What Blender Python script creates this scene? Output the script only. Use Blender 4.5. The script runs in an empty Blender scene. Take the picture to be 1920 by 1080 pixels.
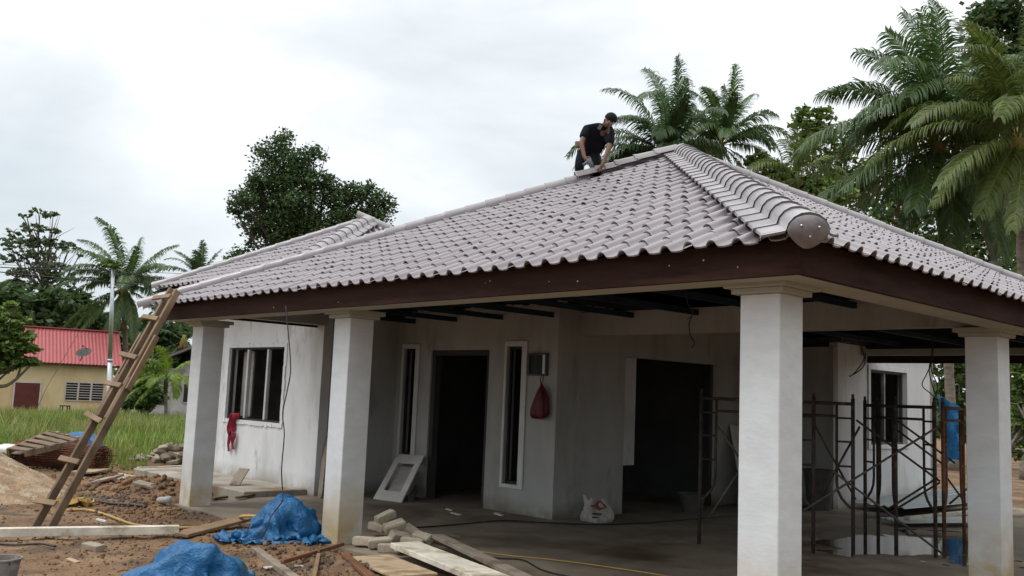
import bpy, bmesh, math, random
import numpy as np
from mathutils import Vector, Matrix, noise as mnoise
rnd = random.Random(7)
scene = bpy.context.scene
col = scene.collection
# ---------------------------------------------------------------- camera, sky, sun, exposure
cam_d = bpy.data.cameras.new("camera")
cam = bpy.data.objects.new("camera", cam_d)
col.objects.link(cam)
cam_d.sensor_width = 36.0
cam_d.lens = 32.558
cam_d.clip_end = 4000
cam_d.clip_start = 0.05
_r, _u, _f = Vector((0.69206, 0.72068, 0.04093)), Vector((0.05575, -0.1099, 0.99238)), Vector((-0.71968, 0.6845, 0.11624))
cam.matrix_world = Matrix(((_r.x, _u.x, -_f.x, (3.1615, -5.4362, 1.5684)[0]), (_r.y, _u.y, -_f.y, (3.1615, -5.4362, 1.5684)[1]), (_r.z, _u.z, -_f.z, (3.1615, -5.4362, 1.5684)[2]), (0, 0, 0, 1)))
scene.camera = cam

SUN_EL, SUN_AZ = math.radians(62), math.radians(-150)      # azimuth of the sun seen from above, from +Y towards +X
world = bpy.data.worlds.new("World")
scene.world = world
world.use_nodes = True
wn, wl = world.node_tree.nodes, world.node_tree.links
wn.clear()
w_out = wn.new("ShaderNodeOutputWorld")
w_bg = wn.new("ShaderNodeBackground")
w_bg.inputs["Strength"].default_value = 0.1
w_sky = wn.new("ShaderNodeTexSky")
w_sky.sky_type = 'NISHITA'
w_sky.sun_disc = False
w_sky.sun_elevation = SUN_EL
w_sky.sun_rotation = SUN_AZ
w_tc = wn.new("ShaderNodeTexCoord")
def w_noise(scale, sx, sz, detail, off):
    mp = wn.new("ShaderNodeMapping")
    mp.inputs["Scale"].default_value = (sx, sx, sz)
    mp.inputs["Location"].default_value = off
    nz = wn.new("ShaderNodeTexNoise")
    nz.inputs["Scale"].default_value = scale
    nz.inputs["Detail"].default_value = detail
    nz.inputs["Roughness"].default_value = 0.55
    nz.inputs["Distortion"].default_value = 0.35
    wl.new(w_tc.outputs["Generated"], mp.inputs["Vector"])
    wl.new(mp.outputs["Vector"], nz.inputs["Vector"])
    return nz.outputs["Fac"]
def w_math(op, a, b, clamp=False):
    m = wn.new("ShaderNodeMath"); m.operation = op; m.use_clamp = clamp
    for i, q in enumerate((a, b)):
        if isinstance(q, (int, float)): m.inputs[i].default_value = q
        else: wl.new(q, m.inputs[i])
    return m.outputs[0]
w_sep = wn.new("ShaderNodeSeparateXYZ")
wl.new(w_tc.outputs["Generated"], w_sep.inputs[0])
c1 = w_noise(1.7, 1.0, 2.6, 5, (0.3, 1.7, 0.2))
c2 = w_noise(3.6, 1.0, 3.6, 5, (3.1, 0.4, 0.9))
cl = w_math('ADD', w_math('MULTIPLY', c1, 1.15), w_math('MULTIPLY', c2, 0.36))
cl = w_math('ADD', cl, w_math('MULTIPLY', w_sep.outputs[2], 0.95))
cl = w_math('SUBTRACT', cl, 0.72, True)
ramp = wn.new("ShaderNodeValToRGB")
ramp.color_ramp.elements[0].position = 0.02
ramp.color_ramp.elements[0].color = (4.8, 5.3, 5.65, 1)
ramp.color_ramp.elements[1].position = 1.0
ramp.color_ramp.elements[1].color = (12.5, 12.5, 12.4, 1)
for p_, c_ in ((0.30, (6.7, 7.0, 7.2, 1)), (0.52, (8.7, 8.85, 9.0, 1))):
    e = ramp.color_ramp.elements.new(p_); e.color = c_
wl.new(cl, ramp.inputs["Fac"])
w_mix = wn.new("ShaderNodeMixRGB")
w_mix.inputs["Fac"].default_value = 0.93
wl.new(w_sky.outputs["Color"], w_mix.inputs["Color1"])
wl.new(ramp.outputs["Color"], w_mix.inputs["Color2"])
wl.new(w_mix.outputs["Color"], w_bg.inputs["Color"])
wl.new(w_bg.outputs["Background"], w_out.inputs["Surface"])

sun_d = bpy.data.lights.new("sun", 'SUN')
sun_d.energy = 1.2
sun_d.angle = math.radians(25)
sun_d.color = (1.0, 0.98, 0.95)
sun = bpy.data.objects.new("sun", sun_d)
col.objects.link(sun)
_sd = Vector((math.sin(SUN_AZ) * math.cos(SUN_EL), math.cos(SUN_AZ) * math.cos(SUN_EL), math.sin(SUN_EL)))
sun.rotation_euler = _sd.to_track_quat('Z', 'Y').to_euler()

scene.view_settings.view_transform = 'Standard'
scene.view_settings.look = 'None'
scene.view_settings.gamma = 1
scene.view_settings.exposure = 0.55
scene.view_settings.use_curve_mapping = False
scene.render.engine = 'CYCLES'
scene.cycles.max_bounces = 5
scene.cycles.diffuse_bounces = 2
scene.cycles.glossy_bounces = 2
scene.cycles.transmission_bounces = 4
scene.cycles.use_denoising = True

# ---------------------------------------------------------------- materials
MATS = {}
def mat(name, c, rough=0.8, var=0.18, scale=3.0, bump=0.15, bscale=30.0, c2=None, c2lo=0.5, c2hi=0.65, c2scale=1.2, metal=0.0,
        spec=0.4, stretch=(1, 1, 1), rnd_amt=0.0, coord='Object', stain=None, rough2=None, trans=0.0, island=0.0, bdist=0.02, c3=None, c3lo=0.5, c3hi=0.6, c3scale=9.0):
    m = bpy.data.materials.new(name); MATS[name] = m
    m.use_nodes = True
    n, l = m.node_tree.nodes, m.node_tree.links
    n.clear()
    out = n.new("ShaderNodeOutputMaterial")
    bs = n.new("ShaderNodeBsdfPrincipled")
    tc = n.new("ShaderNodeTexCoord"); geo = n.new("ShaderNodeNewGeometry")
    vec = geo.outputs["Position"] if coord == 'World' else tc.outputs[coord]
    mp = n.new("ShaderNodeMapping"); mp.inputs["Scale"].default_value = stretch
    l.new(vec, mp.inputs["Vector"])
    def nz(s, det=4, src=None):
        t = n.new("ShaderNodeTexNoise"); t.inputs["Scale"].default_value = s; t.inputs["Detail"].default_value = det
        t.inputs["Roughness"].default_value = 0.6
        l.new(src or mp.outputs["Vector"], t.inputs["Vector"]); return t.outputs["Fac"]
    def mixc(f, a, b):
        x = n.new("ShaderNodeMixRGB")
        for s, q in ((0, f), (1, a), (2, b)):
            if hasattr(q, 'is_linked'): l.new(q, x.inputs[s])
            elif isinstance(q, (int, float)): x.inputs[s].default_value = q
            else: x.inputs[s].default_value = (*q, 1)
        return x.outputs[0]
    def ramp2(f, lo, hi):
        r = n.new("ShaderNodeMapRange"); r.inputs[1].default_value = lo; r.inputs[2].default_value = hi
        l.new(f, r.inputs[0]); return r.outputs[0]
    def mth(op, a, b):
        q = n.new("ShaderNodeMath"); q.operation = op
        for i, w in enumerate((a, b)):
            if isinstance(w, (int, float)): q.inputs[i].default_value = w
            else: l.new(w, q.inputs[i])
        return q.outputs[0]
    lo = tuple(max(0, x * (1 - var)) for x in c); hi = tuple(min(1, x * (1 + var)) for x in c)
    cc = mixc(ramp2(nz(scale), 0.3, 0.7), lo, hi)
    if c2: 
        f2 = ramp2(nz(c2scale, 6), c2lo, c2hi)
        cc = mixc(f2, cc, c2)
        if rough2 is not None:
            rr = n.new("ShaderNodeMapRange"); rr.inputs[3].default_value = rough; rr.inputs[4].default_value = rough2
            l.new(f2, rr.inputs[0]); l.new(rr.outputs[0], bs.inputs["Roughness"])
    if c3: cc = mixc(ramp2(nz(c3scale, 6), c3lo, c3hi), cc, c3)
    if stain:   # (colour, z0, z1, strength): splashed mud low on a wall
        sx = n.new("ShaderNodeSeparateXYZ"); l.new(geo.outputs["Position"], sx.inputs[0])
        zf = ramp2(sx.outputs[2], stain[2], stain[1])
        wn_ = nz(2.3, 5, geo.outputs["Position"])
        f = mth('MULTIPLY', mth('MULTIPLY', zf, ramp2(wn_, 0.28, 0.55)), stain[3])
        cc = mixc(f, cc, stain[0])
    if rnd_amt or island:
        src = n.new("ShaderNodeObjectInfo").outputs["Random"] if rnd_amt else geo.outputs["Random Per Island"]
        a = rnd_amt or island
        hs = n.new("ShaderNodeHueSaturation")
        l.new(cc, hs.inputs["Color"])
        r = n.new("ShaderNodeMapRange"); r.inputs[3].default_value = 1 - a; r.inputs[4].default_value = 1 + a
        l.new(src, r.inputs[0]); l.new(r.outputs[0], hs.inputs["Value"])
        if island:
            r2 = n.new("ShaderNodeMapRange"); r2.inputs[3].default_value = 0.5 - 0.03; r2.inputs[4].default_value = 0.5 + 0.02
            w = n.new("ShaderNodeMath"); w.operation = 'FRACT'
            w2 = n.new("ShaderNodeMath"); w2.operation = 'MULTIPLY'; w2.inputs[1].default_value = 7.31
            l.new(src, w2.inputs[0]); l.new(w2.outputs[0], w.inputs[0]); l.new(w.outputs[0], r2.inputs[0]); l.new(r2.outputs[0], hs.inputs["Hue"])
        cc = hs.outputs["Color"]
    l.new(cc, bs.inputs["Base Color"])
    if rough2 is None: bs.inputs["Roughness"].default_value = rough
    bs.inputs["Metallic"].default_value = metal
    bs.inputs["Specular IOR Level"].default_value = spec
    if bump:
        b = n.new("ShaderNodeBump"); b.inputs["Strength"].default_value = bump; b.inputs["Distance"].default_value = bdist
        l.new(nz(bscale, 5), b.inputs["Height"]); l.new(b.outputs["Normal"], bs.inputs["Normal"])
    if trans:
        tr = n.new("ShaderNodeBsdfTranslucent"); l.new(cc, tr.inputs["Color"])
        mx = n.new("ShaderNodeMixShader"); mx.inputs[0].default_value = trans
        l.new(bs.outputs[0], mx.inputs[1]); l.new(tr.outputs[0], mx.inputs[2]); l.new(mx.outputs[0], out.inputs["Surface"])
    else:
        l.new(bs.outputs[0], out.inputs["Surface"])
    return m

MUD = (0.40, 0.27, 0.09)
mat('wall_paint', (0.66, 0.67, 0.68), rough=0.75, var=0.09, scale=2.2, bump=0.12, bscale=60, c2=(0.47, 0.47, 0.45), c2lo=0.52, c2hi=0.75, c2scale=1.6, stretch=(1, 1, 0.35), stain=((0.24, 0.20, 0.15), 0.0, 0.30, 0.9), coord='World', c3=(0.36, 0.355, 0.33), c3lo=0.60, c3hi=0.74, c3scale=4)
mat('column_paint', (0.64, 0.67, 0.69), rough=0.6, var=0.06, scale=4, bump=0.3, bscale=16, c2=(0.56, 0.58, 0.59), c2lo=0.48, c2hi=0.75, c2scale=2.5, stretch=(1, 1, 2.4), bdist=0.006, c3=(0.56, 0.58, 0.58), c3lo=0.60, c3hi=0.75, c3scale=2.2, stain=(MUD, 0.12, 0.72, 0.85), coord='World')
mat('cement_render', (0.30, 0.29, 0.27), rough=0.9, var=0.2, scale=2.5, bump=0.3, bscale=40, c2=(0.2, 0.19, 0.18), c2scale=1.1, coord='World')
mat('soffit_paint', (0.38, 0.39, 0.34), rough=0.8, var=0.1, scale=3, bump=0.1, c2=(0.42, 0.40, 0.30), c2lo=0.52, c2hi=0.7, c2scale=4)
mat('trim_paint', (0.56, 0.56, 0.55), rough=0.75, var=0.08, scale=4, bump=0.1, coord='World')
mat('shaded_wall', (0.37, 0.37, 0.355), rough=0.85, var=0.10, scale=2.2, bump=0.15, bscale=50, c2=(0.25, 0.245, 0.22), c2lo=0.5, c2hi=0.75, c2scale=1.3, stretch=(1, 1, 0.35), stain=((0.15, 0.12, 0.09), 0.0, 0.22, 0.9), coord='World', c3=(0.26, 0.255, 0.24), c3lo=0.60, c3hi=0.72, c3scale=3)  # wall grey darkened so that the carport shade sits in the colour
mat('inner_dark', (0.045, 0.045, 0.045), rough=0.9, var=0.2, scale=2)  # near black: the darkness of the unlit rooms is put into this colour
mat('bare_inner', (0.12, 0.115, 0.11), rough=0.9, var=0.2, scale=2)
mat('roof_tile', (0.252, 0.23, 0.244), rough=0.33, var=0.10, scale=3, bump=0.12, bscale=60, c2=(0.235, 0.205, 0.215), c2lo=0.52, c2hi=0.70, c2scale=5, rnd_amt=0.10, spec=0.55, c3=(0.12, 0.10, 0.10), c3lo=0.66, c3hi=0.72, c3scale=24)
mat('roof_cap', (0.285, 0.265, 0.274), rough=0.28, var=0.08, scale=5, bump=0.05, bscale=50, rnd_amt=0.06, spec=0.6)
mat('cap_end', (0.2, 0.18, 0.185), rough=0.3, var=0.35, scale=9, bump=0.05, metal=0.2)
mat('screw_metal', (0.55, 0.55, 0.55), rough=0.3, metal=0.9, bump=0)
mat('underlay', (0.012, 0.012, 0.013), rough=0.9, var=0.2, spec=0.1)
mat('truss_steel', (0.012, 0.028, 0.042), rough=0.6, var=0.3, scale=4, spec=0.2)
mat('fascia_paint', (0.036, 0.0185, 0.0145), rough=0.75, var=0.3, scale=4, bump=0.3, bscale=25, c2=(0.068, 0.034, 0.026), c2lo=0.55, c2hi=0.8, c2scale=2.2, stretch=(0.4, 0.4, 3), spec=0.06)
mat('fascia_speck', (0.45, 0.42, 0.40), rough=0.8, bump=0)
mat('floor_concrete', (0.215, 0.178, 0.132), rough=0.8, var=0.3, scale=1.6, bump=0.3, bscale=18, c2=(0.10, 0.066, 0.040), c2lo=0.48, c2hi=0.64, c2scale=0.75, rough2=0.4, coord='World', c3=(0.20, 0.165, 0.125), c3lo=0.56, c3hi=0.7, c3scale=2.4)
mat('apron_concrete', (0.33, 0.30, 0.25), rough=0.85, var=0.2, scale=2.5, bump=0.3, bscale=25, c2=(0.2, 0.14, 0.085), c2scale=1.5, coord='World')
mat('puddle_water', (0.06, 0.048, 0.035), rough=0.04, var=0.2, scale=1.5, bump=0.03, bscale=3, spec=0.6)
mat('ground', (0.2, 0.118, 0.062), rough=0.95, var=0.40, scale=1.1, bump=1.0, bscale=12, c2=(0.27, 0.185, 0.112), c2lo=0.50, c2hi=0.70, c2scale=0.55, coord='World', bdist=0.07, c3=(0.095, 0.066, 0.043), c3lo=0.50, c3hi=0.64, c3scale=2.3)
mat('mud_clods', (0.20, 0.115, 0.058), rough=0.95, var=0.4, scale=4, bump=0.8, bscale=18, c2=(0.12, 0.09, 0.065), c2lo=0.5, c2hi=0.6, c2scale=1.2, coord='World', bdist=0.04)
mat('sand', (0.38, 0.27, 0.165), rough=0.95, var=0.28, scale=3.5, bump=0.9, bscale=26, c2=(0.27, 0.18, 0.105), c2lo=0.45, c2hi=0.62, c2scale=2.2, coord='World', bdist=0.05, c3=(0.44, 0.35, 0.25), c3scale=6)
mat('grass_soil', (0.10, 0.12, 0.035), rough=0.95, var=0.4, scale=1.2, coord='World')
mat('wood_old', (0.155, 0.105, 0.062), rough=0.75, var=0.4, scale=3, bump=0.35, bscale=20, stretch=(1, 1, 1), c2=(0.075, 0.052, 0.034), c2lo=0.5, c2hi=0.7, c2scale=2.5, rnd_amt=0.15)
mat('wood_new', (0.215, 0.14, 0.08), rough=0.7, var=0.3, scale=4, bump=0.25, bscale=25, c2=(0.18, 0.12, 0.07), c2scale=3, rnd_amt=0.12)
mat('wood_red', (0.17, 0.072, 0.035), rough=0.6, var=0.3, scale=4, bump=0.25, bscale=25, rnd_amt=0.1)
mat('wood_grey', (0.27, 0.225, 0.175), rough=0.8, var=0.3, scale=4, bump=0.4, bscale=30, c2=(0.15, 0.11, 0.08), c2scale=4)
mat('board_white', (0.60, 0.56, 0.47), rough=0.75, var=0.22, scale=5, bump=0.4, bscale=18, c2=(0.30, 0.23, 0.15), c2lo=0.53, c2hi=0.68, c2scale=3)
mat('board_tan', (0.42, 0.32, 0.20), rough=0.85, var=0.25, scale=5, bump=0.4, bscale=20, c2=(0.25, 0.17, 0.10), c2scale=4)
mat('block_cement', (0.47, 0.41, 0.315), rough=0.9, var=0.2, scale=6, bump=0.5, bscale=45, c2=(0.32, 0.23, 0.14), c2lo=0.5, c2hi=0.66, c2scale=3.5, rnd_amt=0.18)
mat('brick_grey', (0.33, 0.28, 0.22), rough=0.9, var=0.25, scale=6, bump=0.5, bscale=45, c2=(0.20, 0.14, 0.09), c2scale=3.5, rnd_amt=0.25)
mat('tarp_blue', (0.009, 0.115, 0.285), rough=0.4, var=0.22, scale=3, bump=0.9, bscale=9, c2=(0.06, 0.22, 0.40), c2lo=0.52, c2hi=0.74, c2scale=3.0, trans=0.1, spec=0.45, bdist=0.05, c3=(0.05, 0.11, 0.16), c3lo=0.6, c3hi=0.72, c3scale=2.2)
mat('steel_rust', (0.15, 0.05, 0.024), rough=0.85, var=0.4, scale=12, bump=0.3, bscale=60, c2=(0.05, 0.03, 0.022), c2scale=6)
mat('scaffold_dark', (0.050, 0.038, 0.032), rough=0.7, var=0.4, scale=9, bump=0.3, bscale=50, c2=(0.14, 0.12, 0.10), c2lo=0.56, c2hi=0.68, c2scale=5)
mat('scaffold_rust', (0.16, 0.070, 0.035), rough=0.8, var=0.4, scale=9, bump=0.3, bscale=50, c2=(0.06, 0.04, 0.03), c2scale=5)
mat('brace_grey', (0.11, 0.10, 0.09), rough=0.6, var=0.3, scale=9, metal=0.3)
mat('galv', (0.48, 0.51, 0.53), rough=0.34, var=0.15, scale=6, bump=0.05, metal=0.75)
mat('galv_sheet', (0.25, 0.28, 0.285), rough=0.4, var=0.15, scale=3, bump=0.05, metal=0.6)
mat('black_rubber', (0.015, 0.015, 0.015), rough=0.5, bump=0)
mat('hose_yellow', (0.42, 0.27, 0.075), rough=0.5, var=0.25, scale=4)
mat('pvc_dark', (0.045, 0.035, 0.03), rough=0.5)
mat('plastic_white', (0.62, 0.60, 0.56), rough=0.5, var=0.15)
mat('sack_paper', (0.36, 0.34, 0.32), rough=0.75, var=0.2, scale=6, bump=0.4, bscale=14)
mat('sack_red', (0.25, 0.075, 0.05), rough=0.75, var=0.2, scale=6)
mat('sack_ink', (0.05, 0.045, 0.05), rough=0.8, bump=0)
mat('cloth_red', (0.22, 0.010, 0.025), rough=0.9, var=0.3, scale=9, bump=0.4, bscale=30)
mat('bag_red', (0.13, 0.012, 0.022), rough=0.4, var=0.35, scale=6, bump=0.5, bscale=14, trans=0.2)
mat('bucket_grey', (0.18, 0.165, 0.15), rough=0.7, var=0.3, scale=6, c2=(0.33, 0.31, 0.29), c2scale=4)
mat('bucket_dark', (0.07, 0.068, 0.065), rough=0.6, var=0.3, scale=6)
mat('alu_frame', (0.52, 0.53, 0.53), rough=0.45, var=0.1, metal=0.2, bump=0)
mat('glass_dark', (0.010, 0.011, 0.012), rough=0.35, var=0.1, bump=0, spec=0.12)
mat('box_dark', (0.018, 0.018, 0.018), rough=0.6, bump=0)
mat('door_wood', (0.06, 0.03, 0.02), rough=0.6, var=0.25, stretch=(4, 4, 0.5))
mat('skin', (0.17, 0.088, 0.06), rough=0.55, var=0.08, bump=0.05)
mat('hair', (0.008, 0.0075, 0.007), rough=0.7, bump=0.4, bscale=80, spec=0.15)
mat('shirt', (0.009, 0.010, 0.013), rough=0.9, var=0.3, scale=9, bump=0.5, bscale=14, spec=0.12)
mat('collar_grey', (0.14, 0.14, 0.15), rough=0.85)
mat('trousers', (0.010, 0.011, 0.014), rough=0.9, var=0.3, scale=9, bump=0.5, bscale=14, spec=0.12)
mat('drill_body', (0.10, 0.12, 0.13), rough=0.45, bump=0)
mat('house_yellow', (0.62, 0.49, 0.30), rough=0.85, var=0.08, scale=1.5, bump=0.1, c2=(0.56, 0.39, 0.19), c2scale=0.8, stretch=(1, 1, 0.5), coord='World')
mat('roof_red', (0.34, 0.082, 0.085), rough=0.55, var=0.08, scale=1.2, bump=0.05)
mat('door_maroon', (0.10, 0.017, 0.014), rough=0.5, var=0.25)
mat('louvre_glass', (0.035, 0.028, 0.03), rough=0.25, bump=0)
mat('frame_white', (0.50, 0.45, 0.45), rough=0.6, bump=0)
mat('house_white', (0.50, 0.47, 0.45), rough=0.85, var=0.15, scale=1.5, c2=(0.17, 0.15, 0.13), c2lo=0.55, c2hi=0.68, c2scale=0.9, coord='World')
mat('roof_grey', (0.16, 0.155, 0.16), rough=0.7, var=0.2)
mat('bark_grey', (0.20, 0.175, 0.145), rough=0.9, var=0.3, scale=5, bump=0.6, bscale=14, c2=(0.11, 0.095, 0.08), c2scale=3)
mat('bark_dark', (0.07, 0.056, 0.044), rough=0.9, var=0.3, scale=5, bump=0.6, bscale=14)
mat('palm_bark', (0.25, 0.22, 0.18), rough=0.9, var=0.3, scale=3, bump=0.6, bscale=10, stretch=(1, 1, 4), c2=(0.13, 0.115, 0.09), c2scale=2)
mat('rachis', (0.085, 0.11, 0.03), rough=0.6, bump=0, spec=0.2)
mat('rachis_dry', (0.20, 0.17, 0.04), rough=0.6, bump=0, spec=0.2)
mat('frond_green', (0.078, 0.145, 0.042), rough=0.42, var=0.25, scale=1, bump=0, trans=0.38, island=0.3, spec=0.5)
mat('frond_deep', (0.064, 0.125, 0.045), rough=0.42, var=0.25, scale=1, bump=0, trans=0.38, island=0.3, spec=0.5)
mat('frond_olive', (0.1, 0.145, 0.03), rough=0.45, var=0.25, scale=1, bump=0, trans=0.38, island=0.3)
mat('frond_bright', (0.17, 0.28, 0.03), rough=0.45, var=0.25, scale=1, bump=0, trans=0.3, island=0.3)
mat('leaf_dark', (0.066, 0.118, 0.04), rough=0.5, var=0.35, scale=0.6, bump=0, trans=0.38, island=0.45)
mat('leaf_mid', (0.1, 0.17, 0.048), rough=0.5, var=0.3, scale=0.5, bump=0, trans=0.38, island=0.45)
mat('leaf_grey', (0.115, 0.16, 0.085), rough=0.5, var=0.3, scale=0.5, bump=0, trans=0.38, island=0.4)
mat('leaf_fresh', (0.115, 0.185, 0.036), rough=0.5, var=0.3, scale=0.6, bump=0, trans=0.25, island=0.4)
mat('grass_blade', (0.175, 0.25, 0.05), rough=0.55, var=0.35, scale=0.35, bump=0, trans=0.3, island=0.3, c2=(0.33, 0.30, 0.11), c2lo=0.48, c2hi=0.66, c2scale=0.28, coord='World')
mat('frond_dry', (0.23, 0.155, 0.07), rough=0.8, var=0.3, scale=1, bump=0, trans=0.2, island=0.3)
mat('coconut_husk', (0.20, 0.09, 0.025), rough=0.7)

# ---------------------------------------------------------------- building helpers
WORLD_AT = {}
def tag(o, label=None, cat=None, group=None, kind=None):
    if label: o['label'] = label
    if cat: o['category'] = cat
    if group: o['group'] = group
    if kind: o['kind'] = kind
    return o
def thing(name, label, cat, loc=(0, 0, 0), group=None):
    o = bpy.data.objects.new(name, None); col.objects.link(o)
    o.empty_display_size = 0.2
    o.location = loc; WORLD_AT[o.name] = Vector(loc)
    return tag(o, label, cat, group)
class MB:
    def __init__(s): s.v, s.f = [], []
    def add(s, vs, fs):
        k = len(s.v); s.v.extend([tuple(p) for p in vs]); s.f.extend([tuple(i + k for i in q) for q in fs]); return s
    def box(s, a, b):
        (x0, y0, z0), (x1, y1, z1) = a, b
        return s.add([(x0, y0, z0), (x1, y0, z0), (x1, y1, z0), (x0, y1, z0), (x0, y0, z1), (x1, y0, z1), (x1, y1, z1), (x0, y1, z1)],
                     [(3, 2, 1, 0), (4, 5, 6, 7), (0, 1, 5, 4), (1, 2, 6, 5), (2, 3, 7, 6), (3, 0, 4, 7)])
    def obox(s, c, size, M=None):
        hx, hy, hz = (q / 2 for q in size); M = M or Matrix.Identity(3); c = Vector(c)
        vs = [c + M @ Vector((sx * hx, sy * hy, sz * hz)) for sz in (-1, 1) for sx, sy in ((-1, -1), (1, -1), (1, 1), (-1, 1))]
        return s.add(vs, [(3, 2, 1, 0), (4, 5, 6, 7), (0, 1, 5, 4), (1, 2, 6, 5), (2, 3, 7, 6), (3, 0, 4, 7)])
    def bar(s, p, q, w, h, up=(0, 0, 1), taper=1.0):     # a plank from p to q: w across, h along 'up'
        p, q = Vector(p), Vector(q); d = (q - p).normalized(); up = Vector(up)
        x = d.cross(up)
        if x.length < 1e-4: x = d.cross(Vector((0, 1, 0)))
        x.normalize(); u = x.cross(d).normalized()
        vs = []
        for c, t in ((p, 1), (q, taper)):
            for a, b in ((-1, -1), (1, -1), (1, 1), (-1, 1)): vs.append(c + x * (a * w / 2 * t) + u * (b * h / 2 * t))
        return s.add(vs, [(0, 1, 2, 3), (7, 6, 5, 4), (0, 4, 5, 1), (1, 5, 6, 2), (2, 6, 7, 3), (3, 7, 4, 0)])
    def tube(s, pts, r, seg=8, r2=None, cap=True):
        pts = [Vector(p) for p in pts]; n = len(pts); r2 = r if r2 is None else r2
        vs, fs = [], []
        ref = Vector((0, 0, 1))
        d0 = (pts[1] - pts[0]).normalized()
        if abs(d0.dot(ref)) > 0.9: ref = Vector((1, 0, 0))
        x = d0.cross(ref).normalized()
        for i, p in enumerate(pts):
            d = (pts[min(i + 1, n - 1)] - pts[max(i - 1, 0)]).normalized()
            x = (x - d * x.dot(d)).normalized(); y = d.cross(x)
            rr = (r[i] if isinstance(r, (list, tuple)) else r + (r2 - r) * i / (n - 1))
            for k in range(seg):
                a = 2 * math.pi * k / seg
                vs.append(p + x * (rr * math.cos(a)) + y * (rr * math.sin(a)))
        for i in range(n - 1):
            for k in range(seg):
                a, b = i * seg + k, i * seg + (k + 1) % seg
                fs.append((a, b, b + seg, a + seg))
        if cap: fs.append(tuple(range(seg - 1, -1, -1))); fs.append(tuple(range((n - 1) * seg, n * seg)))
        return s.add(vs, fs)
    def lathe(s, c, prof, seg=20, M=None):     # prof: (radius, height)
        c = Vector(c); M = M or Matrix.Identity(3); vs, fs = [], []
        for r, h in prof:
            for k in range(seg):
                a = 2 * math.pi * k / seg; vs.append(c + M @ Vector((r * math.cos(a), r * math.sin(a), h)))
        for i in range(len(prof) - 1):
            for k in range(seg):
                a, b = i * seg + k, i * seg + (k + 1) % seg; fs.append((a, b, b + seg, a + seg))
        return s.add(vs, fs)
    def prism(s, poly, z0, z1):
        n = len(poly); vs = [(x, y, z0) for x, y in poly] + [(x, y, z1) for x, y in poly]
        fs = [tuple(range(n - 1, -1, -1)), tuple(range(n, 2 * n))] + [(i, (i + 1) % n, n + (i + 1) % n, n + i) for i in range(n)]
        return s.add(vs, fs)
    def build(s, name, m, parent=None, smooth=False, bevel=0.0, seg=1, rough=0.0, wonky=0.0):
        off = WORLD_AT.get(parent.name, Vector((0, 0, 0))) if parent else Vector((0, 0, 0))
        me = bpy.data.meshes.new(name)
        me.from_pydata([(x - off.x, y - off.y, z - off.z) for x, y, z in s.v], [], s.f)
        if bevel or smooth or rough:
            bm = bmesh.new(); bm.from_mesh(me)
            bmesh.ops.recalc_face_normals(bm, faces=bm.faces)
            if bevel: bmesh.ops.bevel(bm, geom=bm.edges[:], offset=bevel, segments=seg, affect='EDGES', clamp_overlap=True)
            if rough:
                for v in bm.verts: v.co += mnoise.noise_vector(v.co * 9.0) * rough
            bm.to_mesh(me); bm.free()
        if smooth: me.polygons.foreach_set('use_smooth', [True] * len(me.polygons))
        me.materials.append(MATS[m])
        o = bpy.data.objects.new(name, me); col.objects.link(o)
        if parent: o.parent = parent
        WORLD_AT[o.name] = Vector(off)
        return o
def single(mb, name, m, label, cat, group=None, loc=None, **k):     # a thing that is one mesh, its origin at its base
    xs = np.array(mb.v); c = xs.mean(0); c[2] = xs[:, 2].min()
    c = Vector(loc) if loc is not None else Vector(c)
    mb.v = [(x - c.x, y - c.y, z - c.z) for x, y, z in mb.v]
    o = mb.build(name, m, **k); o.location = c; WORLD_AT[o.name] = c
    return tag(o, label, cat, group)
def np_mesh(name, verts, faces, m, parent=None, smooth=False):     # faces: one (n, k) array
    off = WORLD_AT.get(parent.name, Vector((0, 0, 0))) if parent else Vector((0, 0, 0))
    verts = np.asarray(verts, np.float32) - np.array(off, np.float32); faces = np.asarray(faces, np.int32)
    me = bpy.data.meshes.new(name); k = faces.shape[1]
    me.vertices.add(len(verts)); me.vertices.foreach_set('co', verts.ravel())
    me.loops.add(faces.size); me.loops.foreach_set('vertex_index', faces.ravel())
    me.polygons.add(len(faces)); me.polygons.foreach_set('loop_start', np.arange(len(faces)) * k)
    if smooth: me.polygons.foreach_set('use_smooth', np.ones(len(faces), bool))
    me.update(calc_edges=True); me.validate()
    me.materials.append(MATS[m])
    o = bpy.data.objects.new(name, me); col.objects.link(o)
    if parent: o.parent = parent
    WORLD_AT[o.name] = Vector(off)
    return o
def spline(pts, n=8):        # Catmull-Rom through the points
    P = [Vector(p) for p in pts]; P = [P[0] * 2 - P[1]] + P + [P[-1] * 2 - P[-2]]; o = []
    for i in range(1, len(P) - 2):
        for k in range(n):
            t = k / n; a, b, c, d = P[i - 1:i + 3]
            o.append(0.5 * ((2 * b) + (c - a) * t + (2 * a - 5 * b + 4 * c - d) * t * t + (3 * b - a - 3 * c + d) * t ** 3))
    o.append(P[-2]); return o
def rotz(a): return Matrix.Rotation(a, 3, 'Z')
def euler(x, y, z): return Matrix.Rotation(z, 3, 'Z') @ Matrix.Rotation(y, 3, 'Y') @ Matrix.Rotation(x, 3, 'X')

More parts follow.
